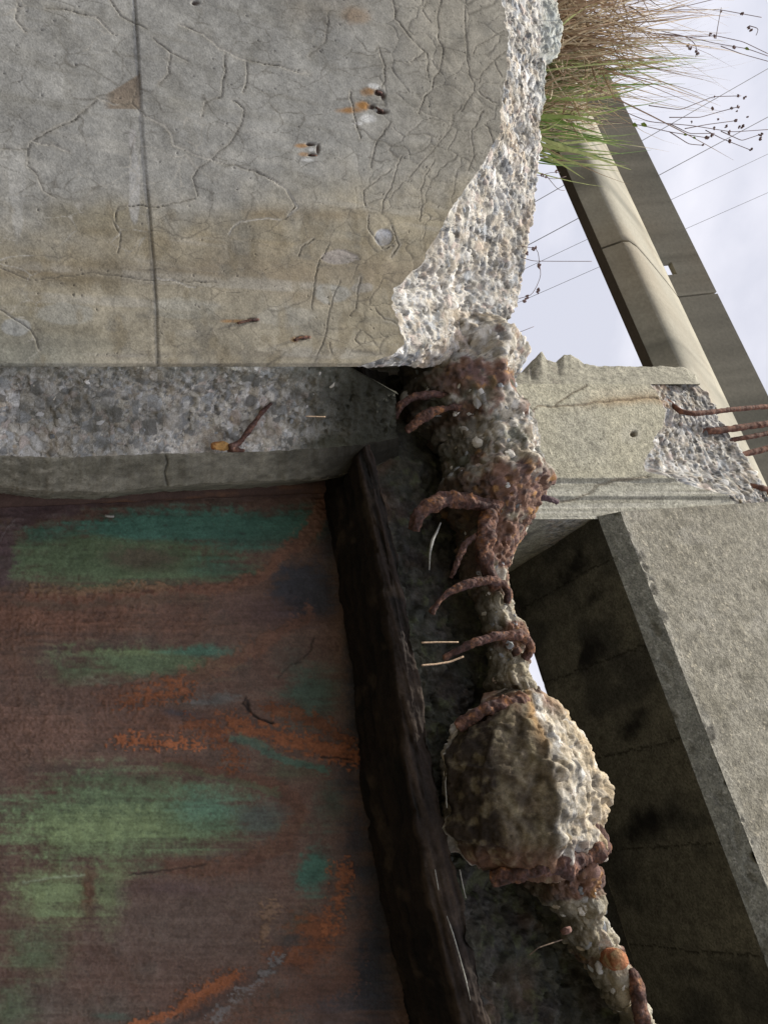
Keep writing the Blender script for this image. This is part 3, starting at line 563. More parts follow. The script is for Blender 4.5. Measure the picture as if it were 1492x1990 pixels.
def lumpy(name, stations, b, prof, mat, parent, ny, aggr, post=None, step=3.0, seed=1, wigg=4):
    """closed body swept along the picture's y: stations (y, lo, hi), prof = [(t, forward)] round the section"""
    S = np.array(stations, float); y = np.arange(S[0, 0], S[-1, 0] + .1, step)
    nz1 = fbm(np.stack([y, y * 0, y * 0 + seed], 1), 1 / 18., 3, seed); nz2 = fbm(np.stack([y, y * 0, y * 0 + seed], 1), 1 / 18., 3, seed + 1)
    lo = np.interp(y, S[:, 0], S[:, 1]) + wigg * nz1; hi = np.interp(y, S[:, 0], S[:, 2]) + wigg * nz2
    pr = np.array(prof + [prof[0]], float); s = np.r_[0, np.cumsum(np.hypot(np.diff(pr[:, 0]), np.diff(pr[:, 1]) * 2))]
    u = np.linspace(0, s[-1], ny, endpoint=False); t = np.interp(u, s, pr[:, 0]); fw = np.interp(u, s, pr[:, 1])
    base = hitB(lo[:, None] + (hi - lo)[:, None] * t[None], y[:, None] + 0 * t[None], b)
    wdt_ = np.linalg.norm(hitB(hi, y, b) - hitB(lo, y, b), axis=1)
    P = base - BB * (fw[None] * wdt_[:, None])[..., None]
    # end caps by shrinking
    cen = P.mean(1, keepdims=True)
    nrm = np.cross(np.gradient(P, axis=0), np.roll(P, -1, 1) - np.roll(P, 1, 1)); nrm /= np.linalg.norm(nrm, axis=2, keepdims=True) + 1e-12
    if ((P - cen) * nrm).sum() < 0: nrm = -nrm
    V = P.reshape(-1, 3); d, c = aggr(V, np.repeat(y, ny), np.tile(t, len(y)), np.tile(fw, len(y)), nrm.reshape(-1, 3))
    Q = V + nrm.reshape(-1, 3) * d[:, None]
    F = gridF(len(y), ny, True); f = F[len(F) // 2]
    if np.cross(Q[f[1]] - Q[f[0]], Q[f[2]] - Q[f[0]]) @ nrm.reshape(-1, 3)[f[0]] < 0: F = F[:, ::-1]
    k = len(Q); e0 = Q[:ny].mean(0); e1 = Q[-ny:].mean(0); Q = np.vstack([Q, e0, e1]); c = np.vstack([c, c[:1], c[-1:]])
    a = np.arange(ny); capF = np.concatenate([np.stack([a, (a + 1) % ny, np.full(ny, k), np.full(ny, k)], 1), np.stack([k - ny + (a + 1) % ny, k - ny + a, np.full(ny, k + 1), np.full(ny, k + 1)], 1)])
    me = bpy.data.meshes.new(name); me.from_pydata(Q.tolist(), [], F.tolist() + [list(q[:3]) for q in capF.tolist()])
    me.polygons.foreach_set('use_smooth', [True] * len(me.polygons)); at = me.attributes.new('Col', 'FLOAT_COLOR', 'POINT')
    cc = np.ones((len(Q), 4), np.float32); cc[:, :3] = np.clip(c, 0, 1); at.data.foreach_set('color', cc.ravel()); me.materials.append(mat)
    o = link(name, me, parent)
    return o, P, nrm, d.reshape(P.shape[:2]), y

def ridge_look(V, y, t, fw, nr):
    d, c = aggregate(V, .0165, .0066, 43, .014, bright=1.0, warm=.35)
    c = mixc(c, [.33, .29, .19], ss(980, 1040, y) * .5)
    rz = np.zeros(len(y))
    for yc, wd, s in [(790, 26, .9), (835, 20, .5), (985, 48, 1.0), (1060, 50, .75), (1110, 25, .6), (1165, 24, .5), (1245, 28, 1.0), (1370, 26, .9), (1700, 34, 1.0), (1735, 16, .45), (1865, 22, .5)]:
        rz = np.maximum(rz, s * np.exp(-((y - yc) / wd) ** 2))
    r_ = ss(.15, .5, rz + .75 * fbm(V, 26, 4, 440) - .12)
    rc = mixc(np.tile(RUSTP[0], (len(V), 1)), RUSTP[4] * 1.2, ss(-.2, .3, fbm(V, 60, 3, 445))); rc = mixc(rc, RUSTP[3] * 1.4, ss(0, .5, fbm(V, 35, 3, 447))); rc = mixc(rc, [.05, .03, .035], ss(.05, .4, fbm(V, 75, 3, 448)) * .8); rc = mixc(rc, [.42, .22, .08], ss(.25, .6, fbm(V, 50, 2, 449)))
    c = mixc(c, rc, r_ * .92)
    c = mixc(c, [.05, .048, .036], ss(.35, .0, t) * .75)             # darker towards the lower side
    c = mixc(c, [.05, .06, .035], ss(.2, .55, fbm(V, 16, 3, 450)) * ss(1000, 900, y) * .7)
    d = d + r_ * .006 * fbm(V, 130, 4, 456) + .006 * fbm(V, 45, 3, 452) + .012 * fbm(V, 16, 3, 453)
    return d, c
ROUND = [(0, .0), (.08, .26), (.3, .45), (.6, .50), (.88, .28), (1, 0), (.85, -.32), (.5, -.45), (.15, -.3)]
R1 = [(640, 800, 930), (665, 795, 950), (690, 790, 985), (715, 786, 1012), (740, 792, 1000), (765, 780, 990), (800, 795, 1000), (830, 835, 1015), (860, 862, 1028), (900, 868, 1036), (930, 862, 1042), (955, 850, 1055), (985, 868, 1034), (1010, 886, 1030), (1040, 896, 1012), (1080, 898, 994), (1110, 900, 982), (1135, 915, 982), (1160, 930, 986), (1190, 938, 995), (1215, 946, 1010), (1240, 950, 1022), (1265, 956, 1022), (1300, 956, 1022), (1330, 946, 1030), (1360, 980, 1050), (1400, 1000, 1080), (1500, 1030, 1130), (1650, 1040, 1140), (1700, 1016, 1155), (1725, 1030, 1150), (1750, 1058, 1163), (1780, 1085, 1166), (1800, 1095, 1175), (1830, 1108, 1185), (1850, 1122, 1192), (1880, 1143, 1215), (1910, 1163, 1222), (1940, 1180, 1236), (1970, 1200, 1252), (2000, 1212, 1270), (2080, 1250, 1330), (2200, 1310, 1400)]
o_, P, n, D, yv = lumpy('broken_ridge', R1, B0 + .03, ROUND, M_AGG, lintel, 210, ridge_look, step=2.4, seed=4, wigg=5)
rr = np.random.default_rng(9)
spots, nrm, sz = [], [], []
front = [k for k in range(210) if (-n[100, k] @ BB) > -.1]
tr = 0
while len(spots) < 170 and tr < 6000:
    tr += 1; i = int(rr.integers(8, len(yv) - 40)); k = front[int(rr.integers(len(front)))]
    if 1350 < yv[i] < 1690 or (yv[i] > 1010 and rr.random() < .7) or (940 < yv[i] < 1110 and rr.random() < .8): continue
    p = P[i, k] + n[i, k] * D[i, k]; s = .0045 + .0075 * rr.random() ** 1.7
    if yv[i] < 940: s *= 1.35
    if spots and (np.linalg.norm(np.array(spots) - p, axis=1) < (np.array(sz) + s) * .8).any(): continue
    spots.append(p); nrm.append(n[i, k]); sz.append(s)
pebbles(lintel, spots, nrm, sz, 3)

def chunk_look(V, y, t, fw, nr):
    d, c = aggregate(V, .017, .0030, 53, .014, bright=1.0, warm=.65); sk = fbm(np.stack([V @ EE * 2.2, V @ BB * 9, V[:, 2] * 9], 1), 6, 4, 463); c = c * (1 + .7 * sk)[:, None]; d = d + .002 * sk
    f = (nr @ -BB); up = nr @ ZZ
    st = fbm(np.stack([V @ EE * 3, V @ BB * 9, V[:, 2] * 9], 1), 3.0, 4, 460)
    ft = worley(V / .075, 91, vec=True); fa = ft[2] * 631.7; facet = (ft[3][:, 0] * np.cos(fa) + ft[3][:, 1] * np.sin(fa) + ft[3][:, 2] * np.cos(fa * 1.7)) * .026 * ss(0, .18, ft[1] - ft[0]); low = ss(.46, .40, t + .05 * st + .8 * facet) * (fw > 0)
    c = mixc(c, np.array([.105, .082, .05]) * 1.0, low * .92); c = mixc(c, [.17, .145, .09], low * ss(0, .5, sk) * .8); c = mixc(c, [.035, .028, .02], low * ss(.1, .5, -sk) * .7); c = mixc(c, [.06, .045, .03], low * ss(-.1, .4, st) * .7); c = mixc(c, [.03, .022, .016], ss(.19, .13, t + .04 * st) * (fw > 0) * .95)  # brown downturned faces, darkened so their shade is part of the colour
    c = mixc(c, [.20, .10, .06], ss(1420, 1370, y) * .75 * ss(-.4, .3, st)); c = mixc(c, [.16, .085, .055], ss(1630, 1690, y) * .8)
    c = mixc(c, [.48, .30, .14], np.exp(-((t - .42) / .04) ** 2) * ss(1500, 1400, y) * .7)
    c = mixc(c, [.47, .37, .23], ss(.62, .9, t) * .6); c = mixc(c, [.62, .60, .56], ss(.2, .45, fbm(V, 20, 3, 470)) * (1 - low) * .7); c = mixc(c, [.10, .10, .10], ss(.2, .45, -fbm(V, 24, 3, 471)) * (1 - low) * .6)
    h1 = fbm(V, 150, 3, 480); h2 = fbm(V, 60, 3, 482); c = c * (1 + .55 * h2 + .45 * h1)[:, None]; c = mixc(c, [.36, .31, .20], ss(0, .6, fbm(V, 55, 4, 484)) * low * .35)
    return d * (1 - .35 * low) + .004 * st + facet * .75 + .0022 * h1 + .003 * h2, c
CH = [(1348, 985, 1040), (1362, 950, 1066), (1390, 915, 1096), (1412, 893, 1104), (1440, 878, 1138), (1478, 866, 1156), (1520, 863, 1176), (1590, 870, 1179), (1612, 874, 1170), (1640, 884, 1176), (1668, 908, 1168), (1690, 950, 1157), (1702, 990, 1130), (1710, 1020, 1090)]
CPROF = [(0, 0), (.03, .12), (.13, .25), (.44, .375), (.48, .37), (.72, .24), (.93, .10), (1, 0), (.8, -.25), (.4, -.3), (.1, -.2)]
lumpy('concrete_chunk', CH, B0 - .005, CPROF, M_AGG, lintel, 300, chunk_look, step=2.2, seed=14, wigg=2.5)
tag(bpy.data.objects['concrete_chunk'], 'boulder-like lump of tan concrete caught between two rusty stirrups')

def RS(name, pts, r, seed, bump=.35, **k):
    r = np.maximum(r, .62 * np.max(r)); k['seg'] = 30; return tube(name, imgpath(pts, B0), r, M_RUST, lintel, bump=bump * 1.1, seed=seed, step=.002, **k)
RS('stirrup', [(768, 812, .02), (775, 790, .045), (800, 772, .06), (840, 765, .065), (885, 770, .06), (935, 784, .05)], [.006, .009, .010, .010, .008, .006], 41)
RS('stirrup', [(790, 838, .03), (812, 818, .055), (838, 800, .065), (880, 790, .068), (930, 789, .06), (962, 798, .04)], [.010, .014, .010, .010, .010, .007], 42, .5)
RS('stirrup', [(805, 1030, .03), (810, 1005, .05), (828, 982, .06), (860, 970, .065), (905, 972, .068), (950, 985, .06), (1000, 1000, .03)], [.008, .012, .014, .016, .02, .022, .014], 43, .5, seg=14)
RS('main_bar', [(1010, 955, .03), (975, 968, .05), (950, 995, .06), (942, 1035, .06), (940, 1075, .055), (948, 1112, .045), (965, 1140, .03)], [.02, .026, .02, .018, .019, .016, .012], 44, .5, seg=16)
RS('wire_loop', [(925, 1040, .05), (905, 1055, .06), (893, 1080, .055), (882, 1110, .045), (876, 1122, .03)], [.007, .006, .007, .005, .003], 45, .5)
RS('stirrup', [(838, 1192, .02), (850, 1172, .03), (872, 1150, .04), (910, 1134, .048), (950, 1127, .05), (978, 1134, .045), (988, 1152, .03), (984, 1172, .02)], [.004, .006, .008, .010, .011, .010, .009, .006], 46)
RS('stirrup', [(862, 1280, .02), (895, 1262, .035), (925, 1247, .045), (965, 1236, .05), (1005, 1234, .048), (1026, 1244, .04), (1030, 1262, .03), (1018, 1280, .015)], [.004, .006, .009, .011, .012, .011, .011, .008], 47)
RS('rust_knob', [(1000, 1262, .05), (1006, 1270, .05)], [.012, .013], 48, .2)
RS('stirrup', [(890, 1415, .02), (915, 1392, .04), (945, 1376, .055), (985, 1368, .06), (1030, 1369, .055), (1062, 1378, .04), (1074, 1396, .02)], [.009, .013, .015, .018, .019, .017, .012], 49, .5)
RS('stirrup', [(955, 1708, .02), (1010, 1696, .06), (1055, 1684, .085), (1105, 1670, .08), (1145, 1656, .06), (1168, 1640, .02)], [.008, .013, .018, .023, .024, .016], 50, .5)
RS('rust_crust', [(1105, 1622, .058), (1130, 1618, .05), (1155, 1630, .035), (1168, 1652, .015)], [.014, .021, .022, .014], 51, .6)
RS('main_bar', [(1148, 1680, .02), (1152, 1712, .02), (1150, 1745, .01)], [.010, .009, .006], 52)
orr = lambda V: mixc(np.tile(np.array([.34, .13, .06]), (len(V), 1)), [.45, .33, .18], ss(0, .5, fbm(V, 60, 2, 2)))
RS('bar_end', [(1178, 1862, .0), (1192, 1864, .045), (1204, 1866, .07)], [.018, .019, .017], 53, .12, colf=orr, seg=16)
RS('main_bar', [(1222, 1885, .02), (1236, 1915, .03), (1243, 1950, .035), (1248, 1990, .03), (1252, 2060, .02)], [.010, .014, .015, .015, .014], 54, .3)
RS('rust_flake', [(1045, 962, -.02), (1062, 968, -.015), (1082, 975, -.03)], [.012, .009, .002], 55, .3, colf=lambda V: np.tile(np.array([.10, .065, .075]), (len(V), 1)))
RS('rust_knob', [(1098, 1805, .025), (1101, 1812, .025)], [.010, .010], 56, .2, colf=lambda V: np.tile(np.array([.22, .13, .11]), (len(V), 1)))
for pts, r in (([(819, 1249, .035), (850, 1248, .038), (890, 1248, .04)], .0018), ([(819, 1293, .035), (845, 1291, .036), (875, 1286, .035), (900, 1276, .04)], .0022)):
    tube('tie_wire', imgpath(pts, B0), r, M_PALE, lintel, bump=.1, seg=6)
tube('hanging_root', imgpath([(856, 1016, .01), (848, 1035, .02), (840, 1050, .02), (835, 1075, .02), (834, 1108, .015)], B0 - .02), [.0015, .003, .004, .0025, .001], M_LIME, lintel, bump=.3, seg=6)
tube('hanging_root', imgpath([(1092, 1826, .02), (1068, 1834, .03), (1045, 1842, .03), (1028, 1856, .02)], B0), .0012, vmat('brown_root', flat=(.16, .12, .09)), lintel, bump=0, seg=6)

# ------------------------------------------------------------------ concrete post behind
post = empty('concrete_post', tuple(hitB(np.array(1000), np.array(850), BP) * [1, 1, 0]), 'pale concrete post behind the lintel, snapped off at the top with rusty bars sticking up', 'post')
yp = np.arange(746, 1004.1, 2.0)
XS = [(746, 1260), (770, 1283), (800, 1292), (830, 1288), (860, 1270), (900, 1252), (918, 1258), (930, 1310), (945, 1360), (960, 1420), (980, 1450), (1004, 1475)]
XT = [(746, 1356), (770, 1380), (800, 1392), (830, 1408), (860, 1428), (900, 1456), (930, 1476), (960, 1492), (1004, 1520)]
y1d = np.stack([yp, yp * 0, yp * 0], 1)
xs1 = np.interp(yp, *zip(*XS)) + 8 * fbm(y1d, 1 / 14., 3, 3); xt1 = np.interp(yp, *zip(*XT)) + 6 * fbm(y1d, 1 / 10., 3, 4)
pb0 = hitB(0 * yp + 850, yp, BP); pb1 = hitB(xs1, yp, BP); rT = ray(xt1, yp); bT = BP + .03 + .25 * (xt1 - xs1) / 1000
pb2 = CAM + rT * (bT / (rT @ BB))[:, None]; pbf = pb0.copy(); pbf[:, 2] = 0
P = loft([pbf, pb0, pb1], [4, 215]); V = P.reshape(-1, 3); X, Y = px(V)
big = fbm(V, 4, 4, 500); med = fbm(V, 16, 4, 503); fine = fbm(V, 70, 3, 505)
c = np.tile(np.array([.43, .41, .315]), (len(V), 1)); c = mixc(c, [.36, .35, .29], ss(-.1, .5, big) * .6)
gv = fbm(np.stack([X / 200, Y / 5, X * 0], 1), 1, 4, 510)
led = ss(925, 935, Y); c = mixc(c, np.array([.40, .40, .35]), led * .7); c = mixc(c, [.27, .26, .21], led * ss(0, .5, gv) * .7); c = mixc(c, [.54, .53, .48], led * ss(.1, .5, -gv) * .5)
PC = [[(1018, 812), (1045, 790), (1080, 790), (1110, 790), (1150, 782), (1200, 778), (1270, 772), (1300, 780)], [(1078, 788), (1110, 765), (1140, 750)], [(1080, 972), (1120, 966), (1150, 955), (1165, 938), (1200, 932), (1260, 925)]]
pd = np.minimum(np.minimum(polydist(X + 2 * med, Y + 3 * med, PC[0]), polydist(X + 2 * med, Y + 3 * med, PC[1])), polydist(X + 2 * med, Y + 3 * med, PC[2]))
c = mixc(c, [.36, .24, .12], np.clip(1 - polydist(X, Y + 4 * med, PC[0], 30) / 16, 0, 1) * ss(1080, 1230, X) * .75)
c = mixc(c, [.56, .50, .38], np.exp(-((Y - 762) / 8) ** 2) * ss(1100, 1200, X) * .5)
hole = ss(0, .5, inblob(X, Y, 1231, 843, 8, 7)); ringm = ss(0, .4, inblob(X, Y, 1225, 843, 26, 24, .3 * fine)); c = mixc(c, [.50, .48, .39], ringm * .6); c = mixc(c, [.10, .08, .05], hole)
hole2 = ss(0, .5, inblob(X, Y, 1285, 842, 10, 4)); c = mixc(c, [.10, .06, .04], hole2)
ck = np.clip(1 - pd / 2.6, 0, 1); c = mixc(c, [.15, .11, .07], ck * .85)
c = c * (1 + .12 * med + .14 * fine)[:, None]
dots = worley(V / .012, 61); c = mixc(c, [.2, .19, .15], (dots[0] < .16) * .6)
d = .003 * big + .001 * med + .0005 * fine - .006 * ck - .012 * hole - .008 * hole2 + .0022 * led * gv - .012 * ss(930, 933, Y) - .010 * ss(962, 965, Y) - .002 * (dots[0] < .16)
sheet('shaft', P, d, c, M_SAND, post)
last = (P + gnormal(P) * d.reshape(P.shape[0], P.shape[1], 1))[-1]
pm_ = last * .5 + pb2 * .5 + BB * .015; pb3 = pb2 + BB * .28 - ZZ * .01; aS = float(hitB(np.array(1168.), np.array(1003.), BP + .02) @ EE) - .10
for q_ in (pb3,): q_ -= np.maximum(q_ @ EE - aS, 0)[:, None] * EE
pb4 = pb3.copy(); pb4[:, 2] = 0
P = loft([last, pm_, pb2, pb3, pb4], [42, 42, 24, 3]); V = P.reshape(-1, 3); X, Y = px(V)
d, c = aggregate(V, .017, .008, 63, .014, bright=1.05); rowi = np.repeat(np.arange(P.shape[0]), P.shape[1]); d = d * ss(0, 3, rowi)
c = mixc(c, [.52, .30, .15], ss(835, 790, Y) * ss(1400, 1300, X) * ss(-.2, .4, fbm(V, 14, 3, 520)) * .65)
c = mixc(c, [.55, .57, .60], ss(0, .5, fbm(V, 9, 3, 522)) * .3)
n = gnormal(P, np.array([-.4, -.8, .5])); sheet('broken_top', P, d, c, M_AGG, post, ref=np.array([-.4, -.8, .5]))
sp, nn_, sz = scatter_on(P, d.reshape(P.shape[:2]), n, P.shape[1], 3, 60, rr, 90, .006, .015); pebbles(post, sp, nn_, sz, 6)
# left chamfer with worn crest
xc = np.arange(850, 1362, 2.5); L0 = hitB(xc, 0 * xc + 746.5, BP + .001)
crest = 712 - np.interp(xc, [850, 1000, 1028, 1032, 1045, 1052, 1062, 1085, 1095, 1108, 1125, 1135, 1160, 1362], [-10, -18, -4, -12, 20, 30, 12, 6, 22, 24, 14, 4, 1, -1]) + 2.5 * fbm(np.stack([xc, xc * 0, xc * 0], 1), 1 / 12., 3, 7)
crest = crest + np.interp(xc, [1318, 1335, 1350, 1362], [0, 4, 16, 33]) * (1 + .3 * fbm(np.stack([xc] * 3, 1), 1 / 6., 2, 77)); L1 = hitB(xc, crest, BP + .045); L2 = L1 + BB * .3; L00 = L0.copy()
P = loft([L0, L1, L2], [26, 14]); V = P.reshape(-1, 3); X, Y = px(V)
c = np.tile(np.array([.36, .345, .275]), (len(V), 1)) * (1 + .2 * fbm(V, 30, 3, 530))[:, None]; c = mixc(c, [.22, .20, .16], ss(1130, 1060, X) * ss(-.2, .4, fbm(V, 20, 3, 531)) * .7)
ag = worley(V / .012, 65); c = mixc(c, [.19, .18, .16], (ag[2] < .3) * (ag[0] < .35) * .6)
sheet('worn_corner', P, .003 * fbm(V, 40, 3, 533) * np.repeat(np.minimum(np.arange(P.shape[0]) / 3., 1), P.shape[1]), c, M_SAND, post, ref=np.array([-.9, -.4, .0]))
# right return face, running back under the beam
xr = np.arange(850, 1300, 4.0); R0 = hitB(xr, 0 * xr + 1003, BP + .022); R1_ = R0 + BB * 1.12; P = loft([R0, R1_], [150]); V = P.reshape(-1, 3); X, Y = px(V)
md = fbm(V, 9, 4, 540); c = np.tile(np.array([.36, .355, .29]), (len(V), 1)); c = mixc(c, [.10, .10, .09], ss(-.1, .4, md) * .6)
ag = worley(V / .013, 67); rgh = ss(1090, 1060, Y) * ss(1040, 1075, X) * ss(1150, 1120, X)
c = mixc(c, PAL[(ag[2] * 997).astype(int) % 10] * .7, rgh * .7)
sheet('side_face', P, .004 * md + .006 * rgh * (1 - ag[0]), c, M_SAND, post, ref=np.array([.9, -.4, 0]))
bars = [([(1262, 770, -.06), (1300, 782, -.03), (1322, 800, .01), (1345, 804, .02), (1380, 801, .02), (1430, 795, .02), (1560, 784, .02)], .012),
        ([(1352, 838, -.07), (1385, 838, -.05), (1430, 832, -.04), (1490, 823, -.03), (1570, 812, -.03)], .016),
        ([(1385, 855, -.1), (1415, 856, -.08), (1450, 850, -.06), (1492, 842, -.06), (1570, 828, -.06)], .012),
        ([(1405, 890, -.1), (1440, 884, -.09), (1492, 871, -.08), (1570, 852, -.08)], .014),
        ([(1440, 942, -.10), (1475, 950, -.06), (1492, 953, -.06), (1570, 966, -.06)], .018)]
dk = lambda V: mixc(np.tile(np.array([.115, .055, .04]), (len(V), 1)), [.24, .115, .075], ss(-.1, .5, fbm(V, 60, 3, 8)))
for k, (pts, r) in enumerate(bars): tube('reinforcing_bar', imgpath(pts, BP), r, M_RUST, post, bump=.22, seed=80 + k, colf=dk)

# ------------------------------------------------------------------ overhead concrete beam on the right
def kz(x, y):                                  # slope of the sight line in the section across the building axis
    r = ray(np.array(float(x)), np.array(float(y))); return r[2] / (r @ BB)
def sect(x, y, b): return (b, 1.6 + kz(x, y) * b)
beam = empty('overhead_beam', tuple(hitB(np.array(1300), np.array(1500), BP)), 'deep concrete beam overhead with sandy lit side and dark formwork-marked underside', 'beam')
bL, zL = sect(1300, 1374, BP + .02)           # lower front arris
bU, zU = sect(1378, 1440, BP - .012)
bF, zF = sect(1118, 1520, 1.0); kF = zF - 1.6; bF = (zL - 1.6) / kF
a0 = float(hitB(np.array(1168), np.array(1003), BP + .02) @ EE); a1 = a0 + 3.2
print('beam', bL, zL, bU, zU, bF, a0)
def ext(b, z, n, lo=a0, hi=a1, p=1.0):
    a = lo + (hi - lo) * np.linspace(0, 1, n) ** p; return a[:, None] * EE + b * BB + z * ZZ
na = 520
cf = ext(bF, zL + .0, na); cl = ext(bL, zL, na); cu = ext(bU, zU, na); ct = ext(bU + .05, zU + 1.5, na); cbk = ext(bF, zU + 1.5, na)
P = loft([cf, cl], [230]); V = P.reshape(-1, 3); A = V @ EE - a0; Bc = (V @ BB - bL) / (bF - bL)
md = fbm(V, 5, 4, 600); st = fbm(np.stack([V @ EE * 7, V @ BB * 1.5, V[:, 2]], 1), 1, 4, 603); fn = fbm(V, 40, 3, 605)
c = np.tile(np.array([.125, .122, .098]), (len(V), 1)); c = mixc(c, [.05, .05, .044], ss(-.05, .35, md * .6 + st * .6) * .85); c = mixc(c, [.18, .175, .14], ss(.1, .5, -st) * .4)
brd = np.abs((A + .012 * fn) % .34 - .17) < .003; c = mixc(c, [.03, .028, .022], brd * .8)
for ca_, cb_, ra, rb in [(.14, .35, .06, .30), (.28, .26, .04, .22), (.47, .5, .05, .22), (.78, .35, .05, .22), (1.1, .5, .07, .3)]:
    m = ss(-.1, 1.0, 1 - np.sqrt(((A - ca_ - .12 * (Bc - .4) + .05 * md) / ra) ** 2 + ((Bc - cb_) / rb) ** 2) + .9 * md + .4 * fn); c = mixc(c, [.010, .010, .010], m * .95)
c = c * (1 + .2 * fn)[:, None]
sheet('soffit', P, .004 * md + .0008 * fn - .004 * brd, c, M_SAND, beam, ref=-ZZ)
P = loft([cl, cu], [14]); V = P.reshape(-1, 3); ag = worley(V / .012, 601); c = np.tile(np.array([.16, .158, .125]), (len(V), 1)); c = mixc(c, [.30, .29, .25], (ag[2] < .2) * (ag[0] < .4) * .6) * (1 + .25 * fbm(V, 25, 4, 609))[:, None]
bite = np.clip(fbm(V, 18, 3, 611) - .25, 0, 1)
sheet('bevel', P, .002 * fbm(V, 60, 3, 610) - .03 * bite, c, M_SAND, beam, ref=-BB)
P = loft([cu, ct], [300]); V = P.reshape(-1, 3); X, Y = px(V)
md = fbm(V, 5, 4, 620); fn = fbm(V, 60, 3, 622); ag = worley(V / .0105, 603); ag2 = worley(V / .026, 607)
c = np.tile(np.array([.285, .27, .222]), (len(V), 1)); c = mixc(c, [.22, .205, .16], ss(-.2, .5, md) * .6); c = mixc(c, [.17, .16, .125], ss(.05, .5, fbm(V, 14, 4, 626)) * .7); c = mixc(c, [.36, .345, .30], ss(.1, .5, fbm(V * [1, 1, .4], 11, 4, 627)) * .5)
c = mixc(c, [.66, .60, .46], (ag[2] < .16) * np.clip(1.3 - ag[0] / .35, 0, 1)); c = mixc(c, [.13, .12, .09], (ag[2] > .72) * np.clip(1.3 - ag[0] / .4, 0, 1) * .7); c = mixc(c, [.42, .39, .33], (ag2[2] < .1) * np.clip(1.2 - ag2[0] / .4, 0, 1) * .8)
rowi = np.repeat(np.arange(P.shape[0]), P.shape[1])
c = mixc(c, [.38, .37, .32], ss(10, 2, rowi + 6 * fn) * .5); chip = ss(.15, .4, fbm(V, 22, 3, 629)) * ss(9, 0, rowi)
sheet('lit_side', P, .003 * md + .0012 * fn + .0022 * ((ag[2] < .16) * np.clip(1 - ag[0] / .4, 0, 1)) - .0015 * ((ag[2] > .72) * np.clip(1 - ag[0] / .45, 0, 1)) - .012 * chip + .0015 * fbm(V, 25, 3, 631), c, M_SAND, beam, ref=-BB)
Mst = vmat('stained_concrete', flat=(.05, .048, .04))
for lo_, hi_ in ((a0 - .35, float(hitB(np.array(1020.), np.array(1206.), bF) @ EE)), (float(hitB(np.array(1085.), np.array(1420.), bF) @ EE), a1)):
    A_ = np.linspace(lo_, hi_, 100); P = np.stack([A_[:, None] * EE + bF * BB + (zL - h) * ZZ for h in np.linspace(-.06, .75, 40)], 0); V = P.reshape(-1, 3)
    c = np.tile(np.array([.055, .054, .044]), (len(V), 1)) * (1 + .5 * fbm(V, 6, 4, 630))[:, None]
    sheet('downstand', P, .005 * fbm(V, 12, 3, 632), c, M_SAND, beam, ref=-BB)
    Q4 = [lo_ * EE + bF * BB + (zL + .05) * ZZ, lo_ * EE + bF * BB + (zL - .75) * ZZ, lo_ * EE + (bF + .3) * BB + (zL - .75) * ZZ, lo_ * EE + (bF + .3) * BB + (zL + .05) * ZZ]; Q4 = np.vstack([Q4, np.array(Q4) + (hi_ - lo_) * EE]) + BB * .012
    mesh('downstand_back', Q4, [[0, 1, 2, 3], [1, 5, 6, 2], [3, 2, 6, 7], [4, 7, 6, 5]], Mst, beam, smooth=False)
tb = [[a * EE + b * BB + z * ZZ for b, z in ((bL, zL), (bU, zU), (bU + .05, zU + 1.5), (bF, zU + 1.5), (bF, zL))] for a in (a0, a1)]
W = np.array(tb).reshape(-1, 3)
me = bpy.data.meshes.new('beam_core'); me.from_pydata(W.tolist(), [], [[0, 1, 2, 3, 4], [9, 8, 7, 6, 5], [2, 7, 8, 3], [3, 8, 9, 4]]); me.materials.append(vmat('plain_concrete', flat=(.27, .25, .2))); link('beam_core', me, beam)

# ------------------------------------------------------------------ viaduct girder in the distance
ZG = 7.2
def bat(x, y, z): return (z - 1.6) / kz(x, y)
bq = bat(1140, 418, ZG); bq0 = bat(1122, 418, ZG)
gird = empty('viaduct_girder', tuple(BB * bq + EE * -4), 'long precast concrete viaduct girder crossing the sky behind the wall, sunlit ledge along it', 'bridge')
def sg(x, b): return (b, 1.6 + kz(x, 418) * b)
prof = [(bq0, ZG), (bq, ZG)] + [sg(x, bq + e) for x, e in ((1165, -.07), (1186, -.13), (1198, -.14), (1208, -.09), (1216, .02), (1225, .18), (1234, .36), (1242, .56))]
bE = bq + .56; top = sg(1318, bE - .14)
ah = float(CAM @ EE) ; rj = ray(np.array(1200.), np.array(487.)); aj = float((rj @ EE) * bq / (rj @ BB)); print('joint a', aj, 'bq', bq)
rh = ray(np.array(1275.), np.array(521.)); ahole = float((rh @ EE) * bE / (rh @ BB))
